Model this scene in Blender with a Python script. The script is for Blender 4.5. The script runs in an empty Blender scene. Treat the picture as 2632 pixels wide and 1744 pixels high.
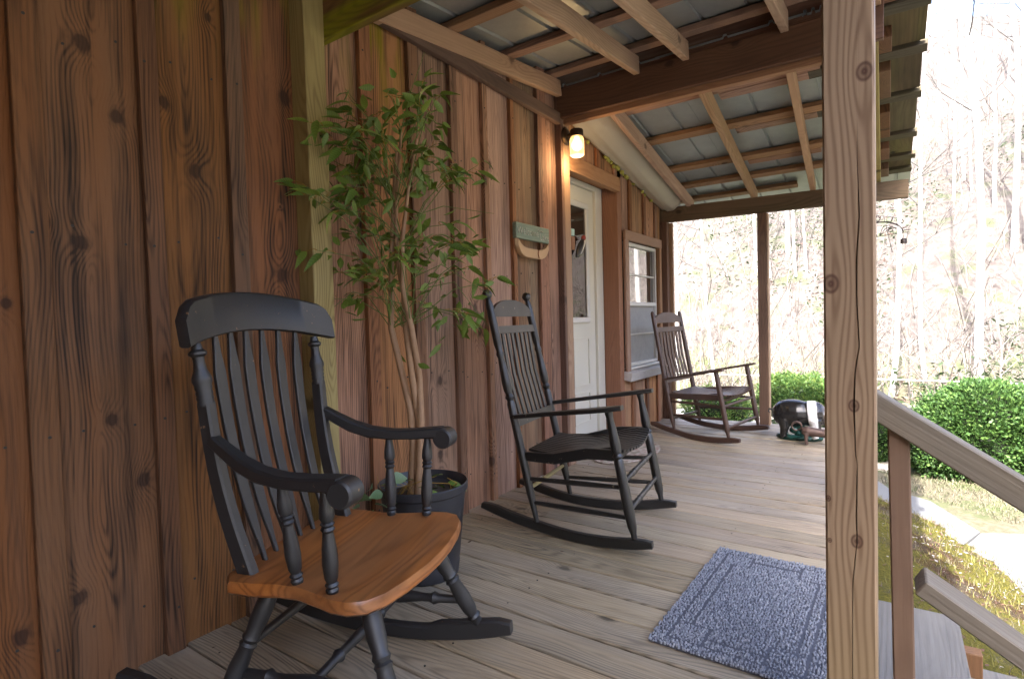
import bpy, bmesh, math, random
from mathutils import Vector, Matrix, noise

RAD = math.radians
PI = math.pi
sc = bpy.context.scene
COL = sc.collection
rng = random.Random(7)

# ------------------------------------------------------------------ camera
cam = bpy.data.cameras.new("camera")
cam.sensor_width = 36.0
cam.lens = 1430.7 / 2632.0 * 36.0
cam.clip_start = 0.02
cam.clip_end = 600.0
cam_ob = bpy.data.objects.new("camera", cam)
COL.objects.link(cam_ob)
_yaw, _pit, _rol = RAD(34.3825), RAD(-1.95586), RAD(-1.58357)
_f = Vector((-math.sin(_yaw) * math.cos(_pit), math.cos(_yaw) * math.cos(_pit), math.sin(_pit)))
_r = Vector((math.cos(_yaw), math.sin(_yaw), 0))
_u = _r.cross(_f)
_r2 = _r * math.cos(_rol) + _u * math.sin(_rol)
_u2 = _u * math.cos(_rol) - _r * math.sin(_rol)
cam_ob.matrix_world = Matrix(((_r2.x, _u2.x, -_f.x, 0.0), (_r2.y, _u2.y, -_f.y, 0.0),
                              (_r2.z, _u2.z, -_f.z, 1.02), (0, 0, 0, 1)))
sc.camera = cam_ob

# ------------------------------------------------------------------ sky, sun, exposure
SUN_EL, SUN_AZ = RAD(47), RAD(181)          # azimuth clockwise from +Y: sun behind the camera
world = bpy.data.worlds.new("World")
sc.world = world
world.use_nodes = True
wn = world.node_tree
bg = wn.nodes["Background"]
sky = wn.nodes.new("ShaderNodeTexSky")
sky.sky_type = 'NISHITA'
sky.sun_disc = False
sky.sun_elevation = SUN_EL
sky.sun_rotation = SUN_AZ
sky.air_density = 0.7
sky.dust_density = 5.0
wn.links.new(sky.outputs[0], bg.inputs[0])
bg.inputs[1].default_value = 0.15
sun = bpy.data.lights.new("sun", 'SUN')
sun.energy = 2.4
sun.angle = RAD(0.53)
sun.color = (1.0, 0.95, 0.88)
sun_ob = bpy.data.objects.new("sun", sun)
COL.objects.link(sun_ob)
_sd = Vector((math.sin(SUN_AZ) * math.cos(SUN_EL), math.cos(SUN_AZ) * math.cos(SUN_EL), math.sin(SUN_EL)))
sun_ob.rotation_euler = _sd.to_track_quat('Z', 'Y').to_euler()
sun_ob.location = (0, -10, 20)
sc.view_settings.view_transform = 'Standard'
sc.view_settings.look = 'None'
sc.view_settings.exposure = 3.42
sc.view_settings.gamma = 1.0
sc.view_settings.use_curve_mapping = False
sc.render.engine = 'CYCLES'
sc.cycles.use_denoising = True
sc.cycles.use_adaptive_sampling = True
sc.cycles.adaptive_threshold = 0.025
sc.cycles.max_bounces = 7
sc.cycles.diffuse_bounces = 4
sc.cycles.glossy_bounces = 4
sc.cycles.transmission_bounces = 6
sc.cycles.transparent_max_bounces = 12
sc.cycles.sample_clamp_indirect = 6.0
sc.cycles.caustics_reflective = False
sc.cycles.caustics_refractive = False


# ------------------------------------------------------------------ node helpers
class NB:
    def __init__(s, name):
        s.mat = bpy.data.materials.new(name)
        s.mat.use_nodes = True
        s.nt = s.mat.node_tree
        s.bsdf = s.nt.nodes["Principled BSDF"]

    def n(s, t, ins=None, **attrs):
        nd = s.nt.nodes.new(t)
        for k, v in attrs.items():
            setattr(nd, k, v)
        for k, v in (ins or {}).items():
            s.put(nd.inputs[k], v)
        return nd

    def put(s, sock, v):
        if isinstance(v, bpy.types.NodeSocket):
            s.nt.links.new(v, sock)
        else:
            if isinstance(v, (tuple, list)) and len(v) == 3 and sock.type == 'RGBA':
                v = (*v, 1.0)
            sock.default_value = v

    def m(s, op, a, b=None, c=None, clamp=False):
        nd = s.n("ShaderNodeMath", operation=op, use_clamp=clamp)
        s.put(nd.inputs[0], a)
        if b is not None:
            s.put(nd.inputs[1], b)
        if c is not None:
            s.put(nd.inputs[2], c)
        return nd.outputs[0]

    def comb(s, x, y, z):
        return s.n("ShaderNodeCombineXYZ", {0: x, 1: y, 2: z}).outputs[0]

    def noise(s, vec, scale=1.0, detail=2.0, rough=0.5, dist=0.0):
        return s.n("ShaderNodeTexNoise", {"Vector": vec, "Scale": scale, "Detail": detail,
                                          "Roughness": rough, "Distortion": dist}).outputs[0]

    def step(s, v, a, b):
        nd = s.n("ShaderNodeMapRange", {"Value": v, "From Min": a, "From Max": b}, interpolation_type='SMOOTHSTEP')
        return nd.outputs[0]

    def mix(s, fac, a, b, mode='MIX'):
        nd = s.n("ShaderNodeMix", data_type='RGBA', blend_type=mode)
        s.put(nd.inputs[0], fac)
        s.put(nd.inputs[6], a)
        s.put(nd.inputs[7], b)
        return nd.outputs[2]

    def obj(s):
        return s.n("ShaderNodeTexCoord").outputs["Object"]

    def sep(s, v):
        return s.n("ShaderNodeSeparateXYZ", {0: v}).outputs

    def rnd(s):
        return s.n("ShaderNodeObjectInfo").outputs["Random"]

    def bump(s, h, strength=0.3, dist=0.003):
        nd = s.n("ShaderNodeBump", {"Height": h, "Strength": strength, "Distance": dist})
        s.put(s.bsdf.inputs["Normal"], nd.outputs[0])

    def out(s, **k):
        for a, v in k.items():
            s.put(s.bsdf.inputs[a.replace("_", " ")], v)
        return s.mat


def wood(name, along, light, dark, spacing=0.012, ring=0.5, streak=0.4, blotch=0.35, contrast=1.0,
         autoknots=0.62, knots=None, rough=0.72, bump=0.35, vary=0.22, gray=None, moss=None, warpamp=0.16,
         knotcol=None, spec=0.35, drips=None, sfreq=55.0, wave=0.026):
    """Sawn timber: growth rings about a wandering pith, so plain-sawn boards show cathedrals and knots."""
    b = NB(name)
    co = b.obj()
    x, y, z = b.sep(co)
    w, u, v = {'Z': (z, y, x), 'X': (x, y, z), 'Y': (y, x, z), 'Xz': (x, z, y), 'Yz': (y, z, x), 'Zx': (z, x, y)}[along]
    rd = b.rnd()
    wo = b.m('MULTIPLY_ADD', rd, 40.0, w)
    wn1 = b.noise(b.comb(wo, b.m('MULTIPLY', rd, 10.0), 0.0), 0.9, 1.0)
    wn2 = b.noise(b.comb(b.m('ADD', wo, 57.0), b.m('MULTIPLY', rd, 23.0), 3.0), 0.8, 1.0)
    cu = b.m('MULTIPLY', b.m('SUBTRACT', wn1, 0.5), 0.22)
    cv = b.m('MULTIPLY', b.m('SUBTRACT', wn2, 0.47), warpamp * 2)
    fine = b.noise(b.comb(b.m('MULTIPLY', u, 22.0), b.m('MULTIPLY', v, 22.0), b.m('MULTIPLY', wo, 1.6)), 1.0, 2.0)
    du = b.m('SUBTRACT', u, cu)
    dv = b.m('SUBTRACT', v, cv)
    r = b.m('SQRT', b.m('ADD', b.m('MULTIPLY', du, du), b.m('MULTIPLY', dv, dv)))
    rmod = b.noise(b.comb(b.m('MULTIPLY', u, 6.0), b.m('MULTIPLY', v, 6.0), b.m('MULTIPLY', wo, 0.9)), 1.0, 2.0)
    r = b.m('MULTIPLY_ADD', fine, wave, b.m('MULTIPLY', r, b.m('MULTIPLY_ADD', rmod, 0.9, 0.55)))
    core = None
    knz = b.noise(b.comb(b.m('MULTIPLY', u, 45.0), b.m('MULTIPLY', v, 45.0), b.m('MULTIPLY', wo, 30.0)), 1.0, 2.0)
    if knots:
        for (ku, kw, kr, ks) in knots:
            eu = b.m('DIVIDE', b.m('SUBTRACT', u, ku), kr)
            ew = b.m('DIVIDE', b.m('SUBTRACT', w, kw), kr * ks)
            d2 = b.m('ADD', b.m('MULTIPLY', eu, eu), b.m('MULTIPLY', ew, ew))
            g = b.m('EXPONENT', b.m('MULTIPLY', d2, -0.16))
            r = b.m('MULTIPLY_ADD', g, kr * 1.9, r)
            d2 = b.m('MULTIPLY', d2, b.m('MULTIPLY_ADD', knz, 2.4, -0.1))
            c = b.m('MULTIPLY_ADD', b.step(d2, 2.6, 1.2), 0.35, b.m('MULTIPLY', b.step(d2, 1.3, 0.5), 0.65))
            core = c if core is None else b.m('MAXIMUM', core, c)
    if autoknots < 1.0:
        vo = b.n("ShaderNodeTexVoronoi", {"Vector": b.comb(b.m('MULTIPLY_ADD', rd, 13.0, b.m('MULTIPLY', u, 3.4)),
                                                           b.m('MULTIPLY', wo, 2.3), 0.0), "Scale": 1.0},
                 voronoi_dimensions='2D', feature='F1')
        sel = b.m('GREATER_THAN', b.sep(vo.outputs["Color"])[0], autoknots)
        dd = b.m('MULTIPLY', vo.outputs["Distance"], vo.outputs["Distance"])
        g = b.m('MULTIPLY', b.m('EXPONENT', b.m('MULTIPLY', dd, -26.0)), sel)
        r = b.m('MULTIPLY_ADD', g, 0.05, r)
        dd = b.m('MULTIPLY', dd, b.m('MULTIPLY_ADD', knz, 2.4, -0.1))
        c = b.m('MULTIPLY', b.m('MULTIPLY_ADD', b.step(dd, 0.011, 0.005), 0.35, b.m('MULTIPLY', b.step(dd, 0.005, 0.0015), 0.65)), sel)
        core = c if core is None else b.m('MAXIMUM', core, c)
    ph = b.m('SINE', b.m('MULTIPLY', r, 2 * PI / spacing))
    ringv = b.m('POWER', b.m('MULTIPLY_ADD', ph, 0.5, 0.5), 1.7)
    st = b.noise(b.comb(b.m('MULTIPLY', u, sfreq), b.m('MULTIPLY', v, sfreq), b.m('MULTIPLY', wo, sfreq * 0.022)), 1.0, 5.0, 0.68)
    fib = b.noise(b.comb(b.m('MULTIPLY', u, 240.0), b.m('MULTIPLY', v, 240.0), b.m('MULTIPLY', wo, 9.0)), 1.0, 2.0)
    bl = b.noise(b.comb(b.m('MULTIPLY', u, 5.0), b.m('MULTIPLY', v, 5.0), b.m('MULTIPLY', wo, 1.3)), 1.0, 3.0, 0.6)
    t = b.m('MULTIPLY', b.m('MULTIPLY', ringv, ring), b.m('MULTIPLY_ADD', b.step(rmod, 0.35, 0.62), 0.8, 0.2))
    t = b.m('MULTIPLY_ADD', b.m('SUBTRACT', st, 0.5), streak * 2.0, t)
    t = b.m('MULTIPLY_ADD', b.m('SUBTRACT', bl, 0.5), blotch * 2.0, t)
    t = b.m('MULTIPLY_ADD', b.m('SUBTRACT', fib, 0.5), 0.25, t)
    t = b.m('MULTIPLY_ADD', b.m('SUBTRACT', t, 0.17), contrast, 0.40, clamp=True)
    col = b.mix(t, light, dark)
    if gray:
        gcol, gamt = gray[:2]
        glo, ghi = gray[2:] if len(gray) > 2 else (0.38, 0.72)
        gm = b.noise(b.comb(b.m('MULTIPLY', u, 9.0), b.m('MULTIPLY', v, 9.0), b.m('MULTIPLY_ADD', wo, 0.7, 5.0)), 1.0, 3.0, 0.6)
        col = b.mix(b.m('MULTIPLY', b.step(gm, glo, ghi), gamt), col, b.mix(t, gcol, tuple(c * 0.45 for c in gcol)))
    if moss:
        z0, z1, mc = moss
        mm = b.noise(b.comb(b.m('MULTIPLY', u, 11.0), b.m('MULTIPLY', v, 11.0), b.m('MULTIPLY', wo, 1.2)), 1.0, 3.0, 0.6)
        mk = b.m('MULTIPLY', b.step(w, z0, z1), b.step(mm, 0.44, 0.66))
        col = b.mix(b.m('MULTIPLY', mk, 0.75), col, mc)
    if drips:
        dm = b.noise(b.comb(b.m('MULTIPLY', u, 16.0), b.m('MULTIPLY', v, 16.0), b.m('MULTIPLY', wo, 0.5)), 1.0, 2.0, 0.5)
        col = b.mix(b.m('MULTIPLY', b.step(dm, 0.52, 0.68), drips[1]), col, drips[0])
    if core is not None:
        kc = knotcol or tuple(c * 0.35 for c in dark)
        col = b.mix(b.m('MULTIPLY', core, 0.78), col, kc)
    hsv = b.n("ShaderNodeHueSaturation", {"Color": col, "Value": b.m('MULTIPLY_ADD', b.m('SUBTRACT', rd, 0.5), vary * 2, 1.0),
                                          "Saturation": b.m('MULTIPLY_ADD', b.m('FRACT', b.m('MULTIPLY', rd, 7.3)), 0.3, 0.85),
                                          "Hue": b.m('MULTIPLY_ADD', b.m('FRACT', b.m('MULTIPLY', rd, 3.7)), 0.016, 0.492)})
    h = b.m('MULTIPLY_ADD', fib, 0.5, b.m('MULTIPLY_ADD', st, 0.6, b.m('MULTIPLY', ringv, -0.35)))
    if core is not None:
        h = b.m('MULTIPLY_ADD', core, -0.5, h)
    b.bump(h, bump, 0.004)
    return b.out(Base_Color=hsv.outputs[0], Roughness=rough, Specular_IOR_Level=spec)


def plain(name, col, rough=0.5, metal=0.0, nscale=20.0, namp=0.15, bump=0.0, spec=0.5, **kw):
    b = NB(name)
    nz = b.noise(b.obj(), nscale, 4.0, 0.6)
    c = b.mix(nz, tuple(max(0, q * (1 - namp)) for q in col), tuple(min(1, q * (1 + namp)) for q in col))
    if bump:
        b.bump(nz, bump, 0.003)
    return b.out(Base_Color=c, Roughness=b.m('MULTIPLY_ADD', b.m('SUBTRACT', nz, 0.5), 0.25, rough), Metallic=metal,
                 Specular_IOR_Level=spec, **kw)


# ------------------------------------------------------------------ mesh helpers
class MB:
    def __init__(s):
        s.v, s.f, s.mi = [], [], []

    def add(s, vs, fs, mi=0):
        o = len(s.v)
        s.v += [tuple(p) for p in vs]
        s.f += [tuple(i + o for i in f) for f in fs]
        s.mi += [mi] * len(fs)

    def box(s, c, d, M=None, mi=0, taper=1.0):
        x, y, z = d[0] / 2, d[1] / 2, d[2] / 2
        vs = [Vector((i * x * (taper if k > 0 else 1), j * y * (taper if k > 0 else 1), k * z))
              for k in (-1, 1) for j in (-1, 1) for i in (-1, 1)]
        vs = [(M @ p if M else p) + Vector(c) for p in vs]
        s.add(vs, [(0, 2, 3, 1), (4, 5, 7, 6), (0, 1, 5, 4), (2, 6, 7, 3), (0, 4, 6, 2), (1, 3, 7, 5)], mi)

    def tube(s, pts, rad, n=8, caps=True, mi=0):
        pts = [Vector(p) for p in pts]
        if not isinstance(rad, (list, tuple)):
            rad = [rad] * len(pts)
        t0 = (pts[1] - pts[0]).normalized()
        a = Vector((0, 0, 1)) if abs(t0.z) < 0.9 else Vector((1, 0, 0))
        nrm = t0.cross(a).normalized()
        vs = []
        for i, p in enumerate(pts):
            t = (pts[min(i + 1, len(pts) - 1)] - pts[max(i - 1, 0)]).normalized()
            nrm = (nrm - t * nrm.dot(t)).normalized()
            bn = t.cross(nrm)
            for k in range(n):
                q = 2 * PI * k / n
                vs.append(p + (nrm * math.cos(q) + bn * math.sin(q)) * rad[i])
        fs = []
        for i in range(len(pts) - 1):
            for k in range(n):
                a_, b_ = i * n + k, i * n + (k + 1) % n
                fs.append((a_, b_, b_ + n, a_ + n))
        if caps:
            fs.append(tuple(range(n))[::-1])
            fs.append(tuple((len(pts) - 1) * n + k for k in range(n)))
        s.add(vs, fs, mi)

    def turned(s, p0, p1, prof, n=14, mi=0):
        """lathe profile [(t, r), ...] along p0 -> p1"""
        p0, p1 = Vector(p0), Vector(p1)
        s.tube([p0.lerp(p1, t) for t, r in prof], [r for t, r in prof], n, True, mi)

    def sweep(s, path, wid, hei, side, n=None, mi=0):
        """rectangular bar along path; side = lateral unit vector (or list)"""
        path = [Vector(p) for p in path]
        m = len(path)
        W = wid if isinstance(wid, (list, tuple)) else [wid] * m
        H = hei if isinstance(hei, (list, tuple)) else [hei] * m
        vs = []
        for i, p in enumerate(path):
            t = (path[min(i + 1, m - 1)] - path[max(i - 1, 0)]).normalized()
            sd = Vector(side[i] if isinstance(side, list) else side)
            sd = (sd - t * sd.dot(t)).normalized()
            up = t.cross(sd)
            w, h = W[i] / 2, H[i] / 2
            e = min(w, h) * 0.35
            for a, b in ((-w, -h + e), (-w + e, -h), (w - e, -h), (w, -h + e), (w, h - e), (w - e, h), (-w + e, h), (-w, h - e)):
                vs.append(p + sd * a + up * b)
        fs = []
        for i in range(m - 1):
            for k in range(8):
                a_, b_ = i * 8 + k, i * 8 + (k + 1) % 8
                fs.append((a_, b_, b_ + 8, a_ + 8))
        fs.append(tuple(range(8))[::-1])
        fs.append(tuple((m - 1) * 8 + k for k in range(8)))
        s.add(vs, fs, mi)

    def slab(s, poly, z0, z1, M=None, mi=0, round_=0.0):
        """extruded polygon in xy with softened top and bottom edges"""
        n = len(poly)
        cx = sum(p[0] for p in poly) / n
        cy = sum(p[1] for p in poly) / n
        e = round_
        rings = [(z0, e), (z0 + e, 0), (z1 - e, 0), (z1, e)] if e else [(z0, 0), (z1, 0)]
        vs = []
        for zz, ins in rings:
            for (px, py) in poly:
                d = math.hypot(px - cx, py - cy) or 1
                k = 1 - ins / d
                q = Vector((cx + (px - cx) * k, cy + (py - cy) * k, zz))
                vs.append(M @ q if M else q)
        fs = []
        for i in range(len(rings) - 1):
            for k in range(n):
                a_, b_ = i * n + k, i * n + (k + 1) % n
                fs.append((a_, b_, b_ + n, a_ + n))
        fs.append(tuple(range(n))[::-1])
        fs.append(tuple((len(rings) - 1) * n + k for k in range(n)))
        s.add(vs, fs, mi)

    def sphere(s, c, r, nu=14, nv=8, M=None, mi=0):
        c = Vector(c)
        if not isinstance(r, (tuple, list)):
            r = (r, r, r)
        vs, fs = [], []
        for j in range(nv + 1):
            th = PI * j / nv
            for i in range(nu):
                q = Vector((r[0] * math.sin(th) * math.cos(2 * PI * i / nu), r[1] * math.sin(th) * math.sin(2 * PI * i / nu), r[2] * math.cos(th)))
                vs.append((M @ q if M else q) + c)
        for j in range(nv):
            for i in range(nu):
                a_, b_ = j * nu + i, j * nu + (i + 1) % nu
                fs.append((a_, a_ + nu, b_ + nu, b_))
        s.add(vs, fs, mi)

    def mesh(s, name, mats, smooth=35):
        me = bpy.data.meshes.new(name)
        me.from_pydata(s.v, [], s.f)
        mats = mats if isinstance(mats, (list, tuple)) else [mats]
        for mt in mats:
            me.materials.append(mt)
        if len(mats) > 1:
            me.polygons.foreach_set("material_index", s.mi)
        if smooth:
            me.polygons.foreach_set("use_smooth", [True] * len(me.polygons))
            me.set_sharp_from_angle(angle=RAD(smooth))
        me.update()
        return me

    def build(s, name, mats, parent=None, smooth=35, loc=(0, 0, 0), rot=None):
        return put(name, s.mesh(name, mats, smooth), parent, loc, rot)


def put(name, me, parent=None, loc=(0, 0, 0), rot=None):
    o = bpy.data.objects.new(name, me)
    COL.objects.link(o)
    o.location = loc
    if rot is not None:
        o.rotation_euler = rot
    o.parent = parent
    return o


def tag(o, label=None, cat=None, group=None, kind=None):
    if label:
        o["label"] = label
    if cat:
        o["category"] = cat
    if group:
        o["group"] = group
    if kind:
        o["kind"] = kind
    return o


def thing(name, label, cat, loc=(0, 0, 0), rz=0.0, group=None):
    o = bpy.data.objects.new(name, None)
    o.empty_display_size = 0.1
    COL.objects.link(o)
    o.location = loc
    o.rotation_euler = (0, 0, rz)
    return tag(o, label, cat, group)


_bc = {}


def board_mesh(dims, mat, bev=0.003, seg=1):
    key = (tuple(round(d, 3) for d in dims), mat.name, bev)
    if key not in _bc:
        bm = bmesh.new()
        bmesh.ops.create_cube(bm, size=1.0)
        for v in bm.verts:
            v.co = Vector((v.co.x * dims[0], v.co.y * dims[1], v.co.z * dims[2]))
        if bev:
            bmesh.ops.bevel(bm, geom=list(bm.edges), offset=bev, segments=seg, affect='EDGES', profile=0.5)
        me = bpy.data.meshes.new("board")
        bm.to_mesh(me)
        bm.free()
        me.materials.append(mat)
        _bc[key] = me
    return _bc[key]


def board(name, dims, loc, mat, parent=None, rot=None, bev=0.003):
    return put(name, board_mesh(dims, mat, bev), parent, loc, rot)


def span(name, p0, p1, w, h, mat, parent, bev=0.003):
    """timber of section w (lateral x) by h (z) laid along Y from p0 to p1 (bottom centre line)"""
    p0, p1 = Vector(p0), Vector(p1)
    d = p1 - p0
    L = d.length
    pitch = math.atan2(d.z, math.hypot(d.x, d.y))
    yaw = math.atan2(-d.x, d.y)
    c = (p0 + p1) / 2 + Vector((0, 0, h / 2))
    return board(name, (w, L, h), c, mat, parent, (pitch, 0, yaw), bev)


# ------------------------------------------------------------------ materials
KD = (0.030, 0.015, 0.010)
W_NEAR = dict(light=(0.225, 0.102, 0.048), dark=(0.011, 0.0065, 0.0045))  # browner boards, with the near end's shade partly put into the colour
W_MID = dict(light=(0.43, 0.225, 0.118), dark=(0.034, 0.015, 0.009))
YG = (0.24, 0.20, 0.025)


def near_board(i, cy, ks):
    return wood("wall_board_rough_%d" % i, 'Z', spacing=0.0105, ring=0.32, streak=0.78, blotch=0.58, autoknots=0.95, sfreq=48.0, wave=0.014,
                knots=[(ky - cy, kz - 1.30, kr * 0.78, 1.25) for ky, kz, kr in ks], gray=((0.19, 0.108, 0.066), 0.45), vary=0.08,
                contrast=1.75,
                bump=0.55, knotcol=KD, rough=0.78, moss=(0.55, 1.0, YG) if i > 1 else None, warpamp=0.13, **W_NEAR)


M_wmid = wood("wall_board_cedar", 'Z', spacing=0.011, ring=0.35, streak=0.75, blotch=0.55, sfreq=45.0, wave=0.016, autoknots=0.60, gray=((0.27, 0.17, 0.105), 0.35),
              knotcol=KD, bump=0.5, rough=0.78, vary=0.26, contrast=1.7, **W_MID)
M_wmoss = wood("wall_board_mossy", 'Z', spacing=0.011, ring=0.35, streak=0.75, blotch=0.55, sfreq=45.0, wave=0.016, autoknots=0.75, moss=(0.35, 0.95, YG), bump=0.5,
               rough=0.8, vary=0.1, knotcol=KD, contrast=1.6, **W_MID)
M_wpale = wood("wall_board_pale", 'Z', (0.50, 0.295, 0.175), (0.11, 0.052, 0.03), spacing=0.012, ring=0.35, streak=0.6, blotch=0.4, bump=0.5, rough=0.78, vary=0.05,
               contrast=1.3, autoknots=0.6, knotcol=KD)
M_wgray = wood("wall_board_weathered", 'Z', (0.28, 0.18, 0.11), (0.045, 0.029, 0.02), spacing=0.012, ring=0.4, streak=0.6, blotch=0.5,
               gray=((0.23, 0.19, 0.13), 0.7), bump=0.6, rough=0.82, vary=0.08, autoknots=0.8, contrast=1.5)
M_bat = wood("batten_wood", 'Z', (0.29, 0.14, 0.074), (0.024, 0.012, 0.007), spacing=0.010, contrast=1.5, ring=0.3, streak=0.7, blotch=0.4, bump=0.45,
             rough=0.78, vary=0.3, autoknots=0.7, knotcol=KD)
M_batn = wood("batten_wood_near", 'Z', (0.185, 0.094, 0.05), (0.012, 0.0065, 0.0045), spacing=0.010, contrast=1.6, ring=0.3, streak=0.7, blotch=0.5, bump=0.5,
              rough=0.78, vary=0.12, autoknots=0.55, knotcol=KD, gray=((0.17, 0.105, 0.066), 0.5))  # darker copy of the battens, carrying the shade of the near end
M_yel = wood("treated_post_wood", 'Z', (0.40, 0.31, 0.12), (0.19, 0.13, 0.045), spacing=0.010, ring=0.55, streak=0.3, blotch=0.25, bump=0.2,
             rough=0.65, vary=0.05, autoknots=0.8)
M_pine_z = wood("pine_and_lit_post", 'Z', (0.40, 0.26, 0.155), (0.20, 0.105, 0.055), spacing=0.014, ring=0.5, streak=0.3, blotch=0.3, bump=0.2, rough=0.62,
                vary=0.12, autoknots=0.75)  # pale tone that also carries daylight on the posts' outward faces
M_brn_z = wood("brown_and_shaded_post", 'Z', (0.17, 0.09, 0.05), (0.06, 0.028, 0.017), spacing=0.012, ring=0.5, streak=0.4, blotch=0.3, bump=0.3, rough=0.68,
               vary=0.1, autoknots=0.7, knotcol=KD)  # brown timber, also used as painted shade on posts' near faces
M_orange = wood("cedar_trim", 'Z', (0.31, 0.145, 0.07), (0.15, 0.06, 0.028), spacing=0.016, ring=0.35, streak=0.3, blotch=0.35, bump=0.2, rough=0.65,
                vary=0.08, autoknots=0.7)
M_pine_y = wood("rafter_pine", 'Yz', (0.44, 0.285, 0.18), (0.19, 0.108, 0.062), spacing=0.014, ring=0.35, streak=0.35, blotch=0.4, bump=0.25, rough=0.7,
                vary=0.12, autoknots=0.72)
M_pur = wood("purlin_wood", 'X', (0.36, 0.21, 0.13), (0.12, 0.062, 0.037), spacing=0.013, ring=0.35, streak=0.5, blotch=0.45, bump=0.35, rough=0.74,
             vary=0.25, autoknots=0.75)
M_purm = wood("purlin_weathered_shaded", 'X', (0.105, 0.085, 0.055), (0.03, 0.024, 0.016), spacing=0.013, ring=0.35, streak=0.5, blotch=0.7, bump=0.4, rough=0.8,
              vary=0.2, autoknots=0.8, gray=((0.08, 0.075, 0.03), 0.6))  # weathered ends, darkened further to hold the shade under the rake
M_beam = wood("stained_beam", 'Xz', (0.155, 0.086, 0.056), (0.052, 0.028, 0.019), spacing=0.02, ring=0.3, streak=0.4, blotch=0.4, bump=0.2, rough=0.6,
              vary=0.08, autoknots=0.8, knotcol=KD)
M_beamg = wood("treated_beam", 'Xz', (0.155, 0.10, 0.054), (0.06, 0.037, 0.02), spacing=0.02, ring=0.35, streak=0.4, blotch=0.4, bump=0.25, rough=0.68,
               vary=0.08, autoknots=0.8, gray=((0.11, 0.10, 0.045), 0.35))
M_beamm = wood("mossy_beam", 'Xz', (0.22, 0.115, 0.045), (0.08, 0.04, 0.018), spacing=0.02, ring=0.35, streak=0.4, blotch=0.6, bump=0.3, rough=0.72,
               vary=0.05, autoknots=0.85, gray=((0.33, 0.34, 0.02), 0.95, 0.30, 0.52))
M_deck = wood("deck_board_wood", 'X', (0.42, 0.335, 0.23), (0.10, 0.075, 0.049), spacing=0.011, ring=0.5, streak=0.5, blotch=0.45, contrast=1.15, bump=0.45,
              rough=0.46, vary=0.15, autoknots=0.96, gray=((0.36, 0.315, 0.25), 0.6), spec=0.45, sfreq=70.0)
M_rail = wood("rail_wood", 'Xz', (0.20, 0.165, 0.125), (0.10, 0.078, 0.053), spacing=0.012, ring=0.25, streak=0.4, blotch=0.3, bump=0.3, rough=0.6, vary=0.05,
              autoknots=0.85, gray=((0.20, 0.188, 0.17), 0.5))
M_bal = wood("baluster_wood", 'Zx', (0.20, 0.125, 0.073), (0.10, 0.057, 0.032), spacing=0.012, ring=0.2, streak=0.35, blotch=0.35, bump=0.25, rough=0.65,
             vary=0.05, autoknots=0.8)
M_tread = wood("tread_wood", 'Y', (0.17, 0.165, 0.155), (0.075, 0.072, 0.067), spacing=0.014, ring=0.18, streak=0.6, blotch=0.5, bump=0.5, rough=0.75,
               vary=0.05, autoknots=0.9)
M_dark = plain("dark_gap", (0.02, 0.013, 0.01), 0.9)
M_steel = NB("galvanised_sheet")
_c = M_steel.noise(M_steel.obj(), 5.0, 5.0, 0.65)
_d = M_steel.noise(M_steel.obj(), 60.0, 3.0, 0.6)
M_steel = M_steel.out(Base_Color=M_steel.mix(_c, (0.235, 0.25, 0.24), (0.42, 0.44, 0.425)), Metallic=0.55,
                      Roughness=M_steel.m('MULTIPLY_ADD', _d, 0.2, 0.38))
M_white = plain("white_door_paint", (0.60, 0.575, 0.49), 0.42, nscale=6, namp=0.04)
M_trimw = plain("white_window_vinyl", (0.58, 0.57, 0.54), 0.4, nscale=8, namp=0.06)
M_sill = plain("peeling_white_sill", (0.45, 0.42, 0.39), 0.7, nscale=45, namp=0.25, bump=0.3)
M_cream = plain("cream_vinyl", (0.38, 0.335, 0.265), 0.5, nscale=9, namp=0.10, bump=0.1)
M_glass = NB("window_pane")
M_glass = M_glass.out(Base_Color=(0.04, 0.036, 0.03), Roughness=0.03, IOR=2.1, Coat_Weight=1.0, Coat_Roughness=0.02, Coat_IOR=1.7)
M_nail = plain("nail_head", (0.05, 0.045, 0.04), 0.6, 0.5)

# ================================================================== the setting: ground
def smooth01(t):
    t = max(0.0, min(1.0, t))
    return t * t * (3 - 2 * t)


def ground_z(x, y):
    s = max(0.0, y - 10.5 - 0.06 * x)
    sx = max(0.0, abs(x - 2) - 16)
    sb = max(0.0, -y - 25)
    d = math.sqrt(s * s + sx * sx + sb * sb)
    z = -0.71 + 0.47 * d * smooth01(d / 9.0)
    if d > 75:
        z -= (d - 75) * 0.25
    if d > 0.5:
        z += smooth01(d / 6) * (noise.noise(Vector((x * 0.09, y * 0.09, 3.0))) * 1.6 + noise.noise(Vector((x * 0.4, y * 0.4, 9.0))) * 0.3)
    return z + 0.015 * noise.noise(Vector((x * 0.8, y * 0.8, 1.0)))


def axis(lo, hi, dense_lo, dense_hi, fine, coarse):
    out = []
    q = lo
    while q < hi:
        out.append(q)
        d = max(0, dense_lo - q, q - dense_hi)
        q += fine + (coarse - fine) * min(1, d / 30.0)
    out.append(hi)
    return out


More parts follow.
